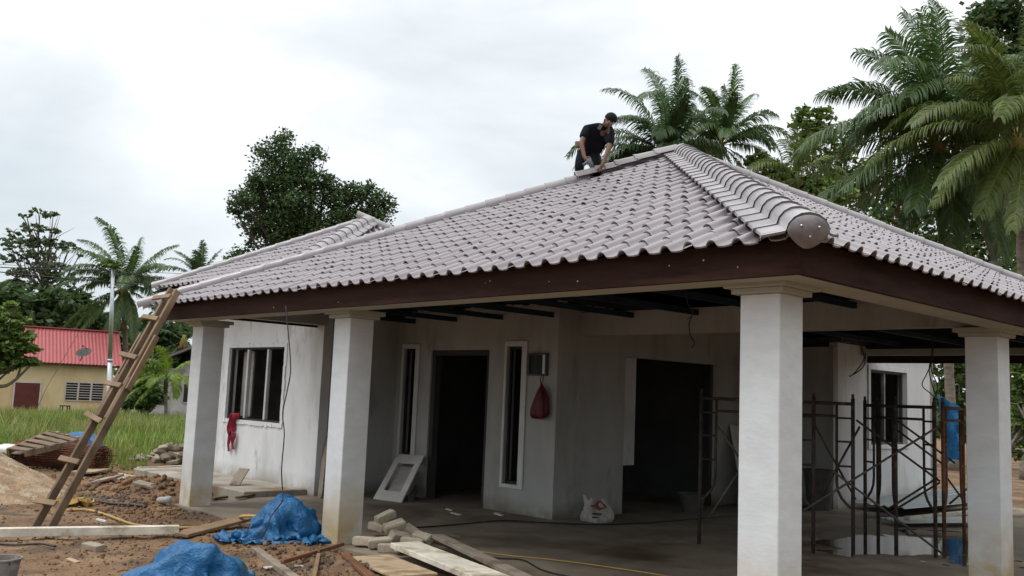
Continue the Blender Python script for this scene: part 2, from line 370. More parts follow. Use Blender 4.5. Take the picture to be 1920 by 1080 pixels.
# ---------------------------------------------------------------- ground
_g = np.random.RandomState(3)
_lat = _g.rand(256, 256)
def vnoise(x, y):
    x, y = np.asarray(x, float), np.asarray(y, float)
    xi, yi = np.floor(x).astype(int), np.floor(y).astype(int); fx, fy = x - xi, y - yi
    fx, fy = fx * fx * (3 - 2 * fx), fy * fy * (3 - 2 * fy)
    a, b = _lat[xi % 256, yi % 256], _lat[(xi + 1) % 256, yi % 256]
    c, d = _lat[xi % 256, (yi + 1) % 256], _lat[(xi + 1) % 256, (yi + 1) % 256]
    return (a * (1 - fx) + b * fx) * (1 - fy) + (c * (1 - fx) + d * fx) * fy - 0.5
def fbm(x, y, o=4):
    s, a, f = 0, 1.0, 1.0
    for i in range(o): s = s + a * vnoise(x * f + 17.3 * i, y * f + 5.1 * i); a *= 0.5; f *= 2.07
    return s
def sstep(a, b, t):
    t = np.clip((t - a) / (b - a), 0, 1); return t * t * (3 - 2 * t)
def ground_z(x, y):
    x, y = np.asarray(x, float), np.asarray(y, float)
    d = np.hypot(x, y)
    z = -0.035 - 0.02 * np.clip(d - 16, 0, 45)
    z = z + 0.05 * fbm(x * 1.1, y * 1.1, 3) + 0.045 * np.abs(fbm(x * 4.2, y * 4.2, 3)) * sstep(40, 15, d)
    # heaped clods left of the columns, and a soft berm in front of the slab
    z = z + (0.16 + 0.22 * np.abs(fbm(x * 5 + 9, y * 5, 3))) * np.exp(-(((x + 10.0) / 1.1) ** 2 + ((y - 0.25) / 0.42) ** 2))
    z = z + (0.05 + 0.12 * np.abs(fbm(x * 6 + 3, y * 6, 3))) * np.exp(-(((x + 4.6) / 1.6) ** 2 + ((y + 0.62) / 0.35) ** 2))
    z = z + 0.07 * np.exp(-(((x + 14.6) / 1.3) ** 2 + ((y - 2.3) / 1.0) ** 2))
    # dug below the floor slab
    inside = np.minimum(np.minimum(x + 13.0, 0.15 - x), y + 0.02)
    low = np.where((x > -8.7), inside, np.minimum(inside, y - 1.0))
    z = np.where(low > 0, np.minimum(z, -0.12), z)
    edge = sstep(0.35, 0.0, -low)
    z = np.where(low <= 0, z * (1 - edge) + np.minimum(z, -0.02 + 0.03 * fbm(x * 3, y * 3, 2)) * edge, z)
    return z
def gz(x, y): return float(ground_z(x, y))
ax = np.concatenate([-np.geomspace(1800, 30, 26), np.arange(-29.5, -15, 0.5), np.arange(-15, 1.0, 0.07), np.arange(1.0, 6, 0.25), np.arange(6, 30, 2), np.geomspace(30, 1800, 22)])
ay = np.concatenate([-np.geomspace(1800, 8, 26), np.arange(-7.5, -4, 0.5), np.arange(-4, 3.0, 0.07), np.arange(3.0, 24, 0.4), np.arange(24, 60, 2), np.geomspace(60, 1800, 20)])
GX_, GY_ = np.meshgrid(ax, ay, indexing='ij')
gv = np.stack([GX_.ravel(), GY_.ravel(), ground_z(GX_, GY_).ravel()], 1)
ii = (np.arange(len(ax) - 1)[:, None] * len(ay) + np.arange(len(ay) - 1)[None, :]).ravel()
ground = np_mesh('ground', gv, np.stack([ii, ii + len(ay), ii + len(ay) + 1, ii + 1], 1), 'ground', smooth=True)
tag(ground, 'orange brown muddy building site ground with clods and puddled dirt', None, None, 'structure')

# ---------------------------------------------------------------- the house under construction
house = thing('house', 'unfinished white single storey house with grey tiled roof on square columns', 'house')
def wall_along_x(x0, x1, y0, y1, z0, z1, holes, name='wall', m='wall_paint', ragged=False):
    b = MB(); x = x0
    for a, c, za, zb in sorted(holes):
        if a > x: b.box((x, y0, z0), (a, y1, z1))
        if za > z0: b.box((a, y0, z0), (c, y1, za))
        if zb < z1: b.box((a, y0, zb), (c, y1, z1))
        x = c
    if x < x1: b.box((x, y0, z0), (x1, y1, z1))
    if ragged:
        x = x0
        while x < x1:
            w = rnd.uniform(0.04, 0.16); b.box((x, y0 + 0.012, z1), (min(x + w, x1), y1, z1 + rnd.uniform(0.005, 0.07))); x += w
    return b.build(name, m, house)
def wall_along_y(y0, y1, x0, x1, z0, z1, holes, name='wall', m='wall_paint', ragged=False):
    b = MB(); y = y0
    for a, c, za, zb in sorted(holes):
        if a > y: b.box((x0, y, z0), (x1, a, z1))
        if za > z0: b.box((x0, a, z0), (x1, c, za))
        if zb < z1: b.box((x0, a, zb), (x1, c, z1))
        y = c
    if y < y1: b.box((x0, y, z0), (x1, y1, z1))
    if ragged:
        y = y0
        while y < y1:
            w = rnd.uniform(0.04, 0.16); b.box((x0, y, z1), (x1 - 0.012, min(y + w, y1), z1 + rnd.uniform(0.005, 0.07))); y += w
    return b.build(name, m, house)
wall_along_x(-12.6, -8.8, 2.10, 2.25, 0, 3.12, [(-11.72, -9.89, 1.0, 2.2)])
wall_along_y(2.25, 3.64, -8.95, -8.80, 0, 3.12, [], m='shaded_wall')
wall_along_x(-8.80, -5.29, 3.49, 3.64, 0, 2.80, [(-8.62, -8.32, 0.61, 2.25), (-7.95, -6.63, 0, 2.22), (-6.25, -5.95, 0.38, 2.26)], m='shaded_wall', ragged=True)
wall_along_y(3.64, 8.68, -5.44, -5.29, 0, 2.80, [(4.9, 7.1, 0, 2.2)], m='shaded_wall', ragged=True)
wall_along_x(-5.44, -4.08, 8.68, 8.83, 0, 2.58, [], m='shaded_wall')
wall_along_y(8.83, 12.45, -4.23, -4.08, 0, 2.66, [(9.96, 11.4, 1.0, 2.28)])
wall_along_x(-12.6, -4.08, 12.45, 12.6, 0, 2.66, [], m='cement_render')
wall_along_y(2.25, 12.45, -12.6, -12.45, 0, 2.8, [], m='cement_render')
# rooms behind the openings
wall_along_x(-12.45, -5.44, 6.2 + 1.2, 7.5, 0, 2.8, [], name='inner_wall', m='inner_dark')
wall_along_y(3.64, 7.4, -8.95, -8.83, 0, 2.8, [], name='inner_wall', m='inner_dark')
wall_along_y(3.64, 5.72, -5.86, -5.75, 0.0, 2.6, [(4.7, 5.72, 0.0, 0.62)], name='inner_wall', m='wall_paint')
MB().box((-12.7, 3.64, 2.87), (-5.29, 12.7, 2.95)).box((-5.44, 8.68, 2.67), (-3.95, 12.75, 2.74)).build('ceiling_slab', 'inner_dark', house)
MB().box((-8.98, -0.06, -0.3), (0.06, 12.45, 0.0)).box((-12.6, 2.1, -0.3), (-8.98, 12.45, -0.006)).build('floor_slab', 'floor_concrete', house)
MB().box((-12.9, 1.08, -0.25), (-8.985, 2.098, 0.085)).build('apron_slab', 'apron_concrete', house, bevel=0.012)
pu, pf = [], []; st_p = 0.025
for i in range(150):
    for j in range(190):
        x, y = -3.5 + i * st_p + 0.3, 3.7 + j * st_p
        r = math.hypot((x + 1.75) / 1.25, (y - 5.75) / 1.75)
        if 1.0 - r + 0.75 * float(fbm(x * 1.5 + 4, y * 1.5, 4)) + 0.16 * float(vnoise(x * 9, y * 9)) > 0.22:
            k = len(pu); pu += [(x, y, 0.003), (x + st_p, y, 0.003), (x + st_p, y + st_p, 0.003), (x, y + st_p, 0.003)]; pf.append((k, k + 1, k + 2, k + 3))
tag(np_mesh('puddle', pu, pf, 'puddle_water'), 'shallow rain puddle on the carport floor under the scaffold', kind='structure')

# columns: a square shaft with a stepped capital
def column(x, y, L='front corner'):
    o = MB().box((x - 0.30, y, -0.1), (x, y + 0.30, 2.318)).build('column', 'column_paint', house, bevel=0.006)
    MB().box((x - 0.345, y - 0.045, 2.318), (x + 0.045, y + 0.345, 2.357)).box((x - 0.385, y - 0.085, 2.357), (x + 0.085, y + 0.385, 2.402)).build('capital', 'soffit_paint', o, bevel=0.004)
for cx_, cy_ in ((0, 0), (-4.975, 0), (-8.376, 0), (0.03, 3.867), (0.03, 8.9)): column(cx_, cy_)

# ring beam, soffit and fascia boards
MB().box((-8.95, -0.285, 2.384), (0.285, 0.012, 2.50)).box((-0.012, 0.012, 2.384), (0.285, 9.75, 2.50)).build('soffit_beam', 'soffit_paint', house)
MB().box((-5.29, 3.93, 2.425), (-0.012, 4.09, 2.735)).build('cross_beam', 'shaded_wall', house)
MB().box((-4.08, 9.62, 2.50), (-0.012, 9.78, 2.60)).build('rear_beam', 'soffit_paint', house)
fas = MB().bar((-9.0, -0.305, 2.493), (0.325, -0.305, 2.493), 0.035, 0.226).build('fascia_board', 'fascia_paint', house, bevel=0.003)
MB().bar((0.3055, -0.287, 2.493), (0.3055, 10.0, 2.493), 0.035, 0.226).build('fascia_board', 'fascia_paint', house, bevel=0.003)
MB().box((-8.86, 0.0125, 2.505), (-8.70, 2.098, 2.80)).build('side_beam', 'shaded_wall', house)
MB().bar((-8.985, -0.287, 2.525), (-8.985, 2.09, 2.525), 0.035, 0.09).build('fascia_board', 'fascia_paint', house, bevel=0.003)
MB().bar((-4.07, 9.86, 2.46), (0.286, 9.86, 2.46), 0.035, 0.16).build('fascia_board', 'fascia_paint', house, bevel=0.003)
sp = MB()
for k in range(9):
    x = rnd.uniform(-7.5, 0.1); z = rnd.uniform(2.41, 2.52); s = rnd.uniform(0.0025, 0.005)
    sp.box((x - s, -0.326, z - s), (x + s, -0.3215, z + s * 1.4))
sp.build('paint_speck', 'fascia_speck', fas)
# blue steel roof trusses seen under the eaves
EAVE, ZE = 0.42, 2.56
APEX = Vector((-4.34, 4.8325, 4.98)); XL, XR, YF, YB = -9.15, EAVE, -EAVE, 10.1
for k in range(9):
    x = -8.4 + k * 1.0
    MB().box((x - 0.02, 0.03, 2.64), (x + 0.02, 3.485 if x < -5.3 else 9.6, 2.71)).build('truss_chord', 'truss_steel', house)
for k in range(8):
    y = 0.6 + 0.42 * k
    MB().box((-8.7, y - 0.02, 2.70 + 0.10 * k), (-0.1 - 0.4 * k * 0.5, y + 0.02, 2.75 + 0.10 * k)).build('roof_batten', 'truss_steel', house)

# ---- the tiled roof
TW, TE, TL = 0.188, 0.278, 0.33
def tile_shape():
    prof = [(0.0, 0.004), (0.014, 0.020), (0.030, 0.033), (0.050, 0.038), (0.070, 0.035), (0.084, 0.025), (0.092, 0.010), (0.104, 0.002), (0.145, -0.001), (0.185, 0.0015), (0.206, 0.006)]
    prof = [(u * 0.94, h * 1.22) for u, h in prof]
    top = [(u, 0, h + 0.019) for u, h in prof] + [(u, TL, h) for u, h in prof]
    lip = [(u, 0.001, h + 0.019) for u, h in prof] + [(u, 0.003, h + 0.008) for u, h in prof]
    n = len(prof); fs = [(i, i + 1, n + i + 1, n + i) for i in range(n - 1)]
    fs += [(2 * n + i + 1, 2 * n + i, 3 * n + i, 3 * n + i + 1) for i in range(n - 1)]
    return top + lip, fs, n
_tv, _tf, _tn = tile_shape()
def tile_mesh(planes=None):
    me = bpy.data.meshes.new('roof_tile'); me.from_pydata(_tv, [], _tf)
    if planes:
        bm = bmesh.new(); bm.from_mesh(me)
        for co, no in planes:
            bmesh.ops.bisect_plane(bm, geom=bm.verts[:] + bm.edges[:] + bm.faces[:], plane_co=co, plane_no=no, clear_outer=True)
        bm.to_mesh(me); bm.free()
    me.polygons.foreach_set('use_smooth', [p.normal.z > 0.25 for p in me.polygons])
    me.materials.append(MATS['roof_tile']); return me
TILE = tile_mesh()
def roof_face(P0, P1, A, inset=0.06):     # tiles of the triangle P0 (eave left), P1 (eave right), A (apex), seen from outside
    P0, P1, A = Vector(P0), Vector(P1), Vector(A)
    u = (P1 - P0).normalized(); v = (A - P0) - u * (A - P0).dot(u); H = v.length; v.normalize(); n = u.cross(v)
    W = (P1 - P0).length; au = (A - P0).dot(u)
    # half-planes in (u, v): inside left edge and right edge
    def edge(a, b):
        d = Vector((b[0] - a[0], b[1] - a[1])).normalized(); nn = Vector((-d.y, d.x)); return a, nn     # inside on the left of a->b
    E1, E2 = edge((au, H), (0, 0)), edge((W, 0), (au, H))
    out = []
    j = 0
    while j * TE < H:
        v0 = j * TE; i = -1
        while i * TW < W:
            u0 = i * TW + 0.03; i += 1
            cs = [(u0, v0), (u0 + TW, v0), (u0, v0 + TL), (u0 + TW, v0 + TL)]
            pl, skip = [], False
            for (a, nn) in (E1, E2):
                ds = [(c[0] - a[0]) * nn.x + (c[1] - a[1]) * nn.y - inset for c in cs]
                if max(ds) <= 0.01: skip = True
                elif min(ds) < 0:
                    co = Vector((a[0] + nn.x * inset - u0, a[1] + nn.y * inset - v0, 0)); pl.append((co, Vector((-nn.x, -nn.y, 0))))
            if skip: continue
            jx, jz = rnd.gauss(0, 0.006), rnd.gauss(0, 0.003)
            P = P0 + u * (u0 + rnd.gauss(0, 0.0025)) + v * (v0 + (0.011 if i % 2 else -0.011) * (j > 0) + rnd.gauss(0, 0.004)) + n * (jz + 0.004)
            R = Matrix((u, v, n)).transposed() @ Matrix.Rotation(jx * 2, 3, 'Y') @ Matrix.Rotation(rnd.gauss(0, 0.009), 3, 'Z')
            M = R.to_4x4(); M.translation = P
            out.append((M, pl))
        j += 1
    return out
def lay_tiles(tiles, parent, n_single, name='roof_tile'):
    tiles = sorted(tiles, key=lambda t: (t[0].translation - Vector((3.1615, -5.4362, 1.5684))).length)
    for M, pl in tiles[:n_single]:
        me = tile_mesh(pl) if pl else TILE
        if not len(me.polygons): continue
        o = bpy.data.objects.new(name, me); col.objects.link(o); o.parent = parent; o.matrix_local = M
    rest = tiles[n_single:]
    if rest:
        V, F, S = [], [], []
        for M, pl in rest:
            if pl:
                me = tile_mesh(pl); vs = [v.co for v in me.vertices]; fs = [tuple(p.vertices) for p in me.polygons]
            else: vs, fs = [Vector(q) for q in _tv], _tf
            k = len(V); V.extend([tuple(M @ q) for q in vs]); F.extend([tuple(i + k for i in f) for f in fs])
        me = bpy.data.meshes.new('roof_tiles'); me.from_pydata(V, [], F)
        me.materials.append(MATS['roof_tile'])
        o = bpy.data.objects.new('roof_tiles', me); col.objects.link(o); o.parent = parent; o['kind'] = 'stuff'
def cap_frame(P, Q, n1, n2):
    h = (Q - P).normalized(); n = (n1 + n2).normalized(); n = (n - h * n.dot(h)).normalized(); s = h.cross(n)
    return h, n, s
def hip_caps(P, Q, nL, nR, parent, t0=0.0, t1=1.0, flange=0.13, r=0.095, lift=None, m='roof_cap', bead=1.0, flange_r=None, drop=0.0):
    P, Q = Vector(P), Vector(Q); h, n, s = cap_frame(P, Q, nL, nR)     # s points to the right going up
    L = (Q - P).length; step = 0.285; k = 0; d = t0 * L
    dL = (-s - nL * (-s).dot(nL)).normalized(); dR = (s - nR * s.dot(nR)).normalized()
    fr_w = flange if flange_r is None else flange_r
    while d < t1 * L - 0.05:
        b = MB(); secs = []
        up = lift(d / L) if lift else 0.0
        for dd, g in ((0.0, 1 + 0.13 * bead), (0.035, 1 + 0.11 * bead), (0.045, 1 + 0.04 * bead), (0.33, 0.98)):
            c = P + h * (d + dd) + n * (0.048 + rnd.gauss(0, 0.001) + up + (0.012 * bead if dd < 0.3 else 0.0)); ring = []
            fL = [c - s * r * g + dL * flange * g + n * 0.012, c - s * r * g + dL * 0.02 + n * 0.004]
            fR = [c + s * r * g + dR * 0.02 + n * 0.004, c + s * r * g + dR * fr_w * g + n * 0.012]
            arc = [c + s * (-math.cos(a) * r * g) + n * (math.sin(a) * r * 0.92 * g + 0.004) for a in [-drop + (math.pi + 2 * drop) * q / 8 for q in range(9)]]
            lipL = fL[0] - n * 0.022; lipR = fR[1] - n * 0.022
            secs.append(arc if drop else [lipL] + fL + arc + fR + [lipR])
        N = len(secs[0]); vs = [p for q in secs for p in q]
        fs = [(i * N + q, i * N + q + 1, (i + 1) * N + q + 1, (i + 1) * N + q) for i in range(3) for q in range(N - 1)]
        b.add(vs, fs)
        under = [p - n * 0.018 + h * 0.01 for p in secs[0]]; b.add(secs[0] + under, [(q + 1, q, N + q, N + q + 1) for q in range(N - 1)])
        o = b.build('hip_cap', m, parent)
        o.data.polygons.foreach_set('use_smooth', [i < 3 * (N - 1) for i in range(len(o.data.polygons))])
        d += step * (1 + rnd.gauss(0, 0.01))
    return h, n, s
def face_normal(a, b, c): return (Vector(b) - Vector(a)).cross(Vector(c) - Vector(a)).normalized()
c00, c10, c11, c01 = Vector((XL, YF, ZE)), Vector((XR, YF, ZE)), Vector((XR, YB, ZE)), Vector((XL, YB, ZE))
nF, nR_, nB, nL_ = face_normal(c00, c10, APEX), face_normal(c10, c11, APEX), face_normal(c11, c01, APEX), face_normal(c01, c00, APEX)
dz = Vector((0, 0, -0.03))
i0, i1, i2, i3 = [p.lerp(APEX, 0.028) for p in (c00, c10, c11, c01)]
roof = MB().add([p + dz for p in (i0, i1, i2, i3, APEX)] + [p + Vector((0, 0, -0.045)) for p in (i0, i1, i2, i3, APEX)],
                [(0, 1, 4), (1, 2, 4), (2, 3, 4), (3, 0, 4), (6, 5, 9), (7, 6, 9), (8, 7, 9), (5, 8, 9), (0, 5, 6, 1), (1, 6, 7, 2), (2, 7, 8, 3), (3, 8, 5, 0)]).build('roof', 'underlay', house)
lay_tiles(roof_face(c00, c10, APEX) + roof_face(c10, c11, APEX), roof, 300)
rest = roof_face(c11, c01, APEX) + roof_face(c01, c00, APEX)
hip_h, hip_n, hip_s = hip_caps(c10, APEX, nF, nR_, roof, t0=0.0, t1=0.995, r=0.122, flange=0.14, flange_r=0.05, bead=0.5)
hip_caps(c00, APEX, nL_, nF, roof, t0=-0.015, t1=0.80, r=0.092, bead=0.5, drop=0.55)
hip_caps(c00, APEX, nL_, nF, roof, t0=0.80, t1=0.985, flange=0.10, r=0.075, lift=lambda t: 0.05)
hip_caps(c11, APEX, nR_, nB, roof, t0=0.0, t1=0.99, r=0.088, bead=0.5, drop=0.5)
# closed end of the near hip, fixed with three screws
ec = MB(); base = c10 - hip_h * 0.012 + hip_n * 0.055
Me = Matrix((hip_s, hip_n, -hip_h)).transposed()
ring0 = [(0.125 * math.cos(a) * (1 - 0.38 * max(0, -math.sin(a))), (0.105 if math.sin(a) > 0 else 0.10) * math.sin(a) , 0.0) for a in [2 * math.pi * k / 28 for k in range(28)]]
ring1 = [(x * 0.7, y * 0.7, 0.03) for x, y, z in ring0]
V = [base + Me @ Vector(p) for p in ring0 + ring1 + [(0, -0.01, 0.034)]]
F = [(k, (k + 1) % 28, 28 + (k + 1) % 28, 28 + k) for k in range(28)] + [(28 + k, 28 + (k + 1) % 28, 56) for k in range(28)]
ec = MB().add(V, F).build('end_cap', 'cap_end', roof, smooth=True)
for q in ((-0.052, 0.042), (0.052, 0.038), (0.006, -0.022)):
    MB().lathe(base + Me @ Vector((q[0], q[1], 0.030)), [(0.008, 0), (0.008, 0.006), (0.005, 0.010), (0.0, 0.011)], 8, Me).build('screw', 'screw_metal', ec)
# rear faces: one simple ribbed sheet each
lay_tiles([t for t in rest], roof, 0)

# ---- the roof of the wing behind
A2 = Vector((-10.7, 4.07, 4.59)); q00, q10, q11, q01 = Vector((-13.2, 1.3, 3.2)), Vector((-8.6, 1.3, 3.2)), Vector((-8.6, 6.9, 3.2)), Vector((-13.2, 6.9, 3.2))
m1, m2, m3, m4 = face_normal(q00, q10, A2), face_normal(q10, q11, A2), face_normal(q11, q01, A2), face_normal(q01, q00, A2)
wroof = MB().add([q00 + dz, q10 + dz, q11 + dz, q01 + dz, A2 + dz] + [p + Vector((0, 0, -0.05)) for p in (q00, q10, q11, q01, A2)],
                 [(0, 1, 4), (1, 2, 4), (2, 3, 4), (3, 0, 4), (6, 5, 9), (7, 6, 9), (8, 7, 9), (5, 8, 9), (0, 5, 6, 1), (1, 6, 7, 2), (2, 7, 8, 3), (3, 8, 5, 0)]).build('wing_roof', 'underlay', house)
lay_tiles(roof_face(q00, q10, A2) + roof_face(q10, q11, A2) + roof_face(q11, q01, A2) + roof_face(q01, q00, A2), wroof, 0)
hip_caps(q10, A2, m1, m2, wroof, t1=0.995, r=0.11, flange=0.10, bead=0.5)
hip_caps(q00, A2, m4, m1, wroof, r=0.092, bead=0.5, drop=0.55)
hip_caps(q11, A2, m2, m3, wroof, r=0.088, bead=0.5, drop=0.5)
MB().bar((-13.1, 1.40, 3.10), (-8.7, 1.40, 3.10), 0.03, 0.16).bar((-13.085, 1.42, 3.10), (-13.085, 6.8, 3.10), 0.03, 0.16).build('fascia_board', 'fascia_paint', house)
MB().box((-13.05, 1.43, 3.04), (-8.75, 6.8, 3.08)).build('eave_soffit', 'soffit_paint', house)

# ---- windows, door frame and meter box
def slit_window(x0, x1, z0, z1):
    w = MB()
    ox0, ox1, oz0, oz1 = x0 - 0.045, x1 + 0.10, z0 - 0.055, z1 + 0.075
    w.box((ox0, 3.464, oz0), (x0, 3.4885, oz1)).box((x1, 3.464, oz0), (ox1, 3.4885, oz1)).box((x0, 3.464, oz0), (x1, 3.4885, z0)).box((x0, 3.464, z1), (x1, 3.4885, oz1))
    o = w.build('window', 'trim_paint', house, bevel=0.004)
    f = MB()
    for a in (x0 + 0.002, x1 - 0.034): f.box((a, 3.53, z0 + 0.002), (a + 0.032, 3.57, z1 - 0.002))
    f.box((x0 + 0.034, 3.53, z0 + 0.002), (x1 - 0.034, 3.57, z0 + 0.034)).box((x0 + 0.034, 3.53, z1 - 0.034), (x1 - 0.034, 3.57, z1 - 0.002))
    f.build('window_frame', 'box_dark', o)
slit_window(-8.62, -8.32, 0.61, 2.25); slit_window(-6.25, -5.95, 0.38, 2.26)
# wide window of the wing: plaster band, metal frame, two mullions
w = MB()
for k in range(26):     # uneven plaster band round the opening
    t = k / 26; a, b = -11.79 + t * 1.97, -11.79 + (t + 1 / 26) * 1.97
    w.box((a, 2.082 + rnd.uniform(-.004, .004), 2.2), (b, 2.0985, 2.265 + rnd.uniform(-.012, .012)))
    w.box((a, 2.082 + rnd.uniform(-.004, .004), 0.93 + rnd.uniform(-.012, .012)), (b, 2.0985, 1.0))
for k in range(16):
    t = k / 16; a, b = 1.0 + t * 1.2, 1.0 + (t + 1 / 16) * 1.2
    w.box((-11.79 + rnd.uniform(-.012, .012), 2.082 + rnd.uniform(-.004, .004), a), (-11.72, 2.0985, b))
    w.box((-9.89, 2.082 + rnd.uniform(-.004, .004), a), (-9.82 + rnd.uniform(-.012, .012), 2.0985, b))
ww = w.build('window', 'wall_paint', house)
f = MB()
f.box((-11.718, 2.13, 1.002), (-11.67, 2.18, 2.198)).box((-9.94, 2.13, 1.002), (-9.892, 2.18, 2.198)).box((-11.67, 2.13, 1.002), (-9.94, 2.18, 1.03)).box((-11.67, 2.13, 2.17), (-9.94, 2.18, 2.198))
f.build('window_frame', 'box_dark', ww)
for x in (-11.13, -10.47): MB().box((x - 0.028, 2.12, 1.03), (x + 0.028, 2.18, 2.17)).build('mullion', 'alu_frame', ww, bevel=0.006)
MB().box((-11.60, 2.30, 1.05), (-11.25, 2.33, 2.15)).build('sash', 'cement_render', ww)
# side window on the far wall
w = MB().box((-4.0785, 9.88, 2.28), (-4.055, 11.48, 2.36)).box((-4.0785, 9.88, 0.93), (-4.055, 11.48, 1.0)).box((-4.0785, 9.88, 1.0), (-4.055, 9.96, 2.28)).box((-4.0785, 11.4, 1.0), (-4.055, 11.48, 2.28)).build('window', 'wall_paint', house, bevel=0.004)
f = MB().box((-4.19, 9.962, 1.002), (-4.14, 10.0, 2.278)).box((-4.19, 11.36, 1.002), (-4.14, 11.398, 2.278)).box((-4.19, 10.0, 1.002), (-4.14, 11.36, 1.04)).box((-4.19, 10.0, 2.24), (-4.14, 11.36, 2.278)).build('window_frame', 'bucket_dark', w)
MB().box((-4.19, 10.64, 1.04), (-4.14, 10.69, 2.24)).build('mullion', 'bucket_grey', w)
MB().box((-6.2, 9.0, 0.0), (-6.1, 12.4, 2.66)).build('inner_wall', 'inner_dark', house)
# door frame of the front opening
MB().box((-7.948, 3.52, 0.0), (-7.87, 3.63, 2.218)).box((-6.71, 3.52, 0.0), (-6.632, 3.63, 2.218)).box((-7.87, 3.52, 2.14), (-6.71, 3.63, 2.218)).build('door_frame', 'inner_dark', house)
MB().box((-5.40, 7.02, 0.0), (-5.30, 7.098, 2.198)).build('door_frame', 'box_dark', house)
# meter box recess
mb_ = MB().box((-5.80, 3.44, 1.86), (-5.45, 3.4885, 1.885)).box((-5.80, 3.44, 2.14), (-5.45, 3.4885, 2.165)).box((-5.80, 3.44, 1.885), (-5.775, 3.4885, 2.14)).box((-5.475, 3.44, 1.885), (-5.45, 3.4885, 2.14)).build('meter_box', 'bucket_dark', house)
MB().box((-5.775, 3.462, 1.885), (-5.53, 3.487, 2.14)).build('box_cover', 'box_dark', mb_)
MB().box((-5.53, 3.45, 1.885), (-5.475, 3.487, 2.14)).build('box_side', 'wall_paint', mb_)

# ---------------------------------------------------------------- ladder against the eave
lb, lb2 = Vector((-7.616, -2.049, 0.0)), Vector((-7.327, -1.995, 0.0))
lt, lt2 = Vector((-8.578, -0.44, 2.691)), Vector((-8.267, -0.44, 2.654))
lad = thing('ladder', 'rough timber ladder leaning against the left end of the roof eave', 'ladder', ((lb.x + lb2.x) / 2, (lb.y + lb2.y) / 2, -0.05))
wd = (lb2 - lb).normalized(); ld = (lt - lb).normalized(); lnrm = ld.cross(wd).normalized()
def lad_at(t, s, o=0): return lb.lerp(lt, t).lerp(lb2.lerp(lt2, t), s) + lnrm * o
for s in (0, 1):
    lean = Vector((0, 0, -0.06))
    MB().bar(lad_at(-0.02, s), lad_at(0.60, s), 0.042, 0.088, lnrm).build('rail', 'wood_old', lad, bevel=0.004)
    MB().bar(lad_at(0.42, s, 0.0) + wd * 0.046 * (1 - 2 * s), lad_at(1.03, s, 0.0) + wd * 0.046 * (1 - 2 * s), 0.042, 0.085, lnrm).build('rail', 'wood_new' if s else 'wood_old', lad, bevel=0.004)
    MB().bar(lad_at(0.55, s) - wd * 0.04 * (1 - 2 * s), lad_at(0.80, s) - wd * 0.04 * (1 - 2 * s), 0.03, 0.07, lnrm).build('splice_board', 'wood_new', lad, bevel=0.003)
sgn = 1 if (Vector((3.1615, -5.4362, 1.5684)) - lb).dot(lnrm) > 0 else -1
for i, t in enumerate((0.075, 0.235, 0.41, 0.555, 0.685, 0.87, 0.975)):
    o = sgn * 0.06
    tilt = rnd.uniform(-0.012, 0.012)
    MB().bar(lad_at(t + tilt, -0.62, o), lad_at(t - tilt, 0.85, o), 0.06, 0.025, lnrm).build('rung', 'wood_new', lad, bevel=0.003)

# ---------------------------------------------------------------- worker on the roof
def skin_mesh(name, pts, edges, root, m, parent, sub=2):
    keys = list(pts); off = WORLD_AT[parent.name]
    me = bpy.data.meshes.new(name + '_cage')
    me.from_pydata([tuple(Vector(pts[k][0]) - off) for k in keys], [(keys.index(a), keys.index(b)) for a, b in edges], [])
    o = bpy.data.objects.new(name + '_cage', me); col.objects.link(o)
    md = o.modifiers.new('skin', 'SKIN'); md.use_smooth_shade = True
    for i, k in enumerate(keys):
        r = pts[k][1]; r = r if isinstance(r, tuple) else (r, r)
        me.skin_vertices[0].data[i].radius = r; me.skin_vertices[0].data[i].use_root = (k == root)
    sb = o.modifiers.new('sub', 'SUBSURF'); sb.levels = sub; sb.render_levels = sub
    dg = bpy.context.evaluated_depsgraph_get(); ev = o.evaluated_get(dg)
    r = bpy.data.meshes.new_from_object(ev); r.name = name
    bpy.data.objects.remove(o); bpy.data.meshes.remove(me)
    r.materials.clear(); r.materials.append(MATS[m])
    q = bpy.data.objects.new(name, r); col.objects.link(q); q.parent = parent; WORLD_AT[q.name] = Vector(off)
    r.polygons.foreach_set('use_smooth', [True] * len(r.polygons))
    return q
per = thing('person', 'worker in black shirt and dark trousers bending over the roof hip with a drill', 'person', (-5.371, 4.072, 4.587))
J = dict(head=(-4.87, 3.912, 5.362), chin=(-4.845, 3.853, 5.261), crown=(-4.874, 3.953, 5.44), neck=(-4.979, 3.925, 5.303), chest=(-5.095, 3.927, 5.257),
         belly=(-5.262, 3.979, 5.124), pelvis=(-5.357, 4.012, 5.025), shR=(-5.162, 3.771, 5.248), shL=(-4.921, 3.994, 5.248), elR=(-5.144, 3.651, 5.03), wrR=(-5.072, 3.646, 4.817),
         elL=(-4.86, 3.891, 4.945), wrL=(-4.889, 3.822, 4.743), hipR=(-5.418, 3.98, 5.012), hipL=(-5.296, 4.08, 5.006), knR=(-5.354, 3.853, 4.777), knL=(-5.145, 3.985, 4.779),
         anR=(-5.467, 3.999, 4.594), anL=(-5.298, 4.146, 4.606), haR=(-5.036, 3.663, 4.77), haL=(-4.915, 3.806, 4.678))
J = {k: Vector(v) for k, v in J.items()}
def at_(*k): return {a: J[a] for a in k}
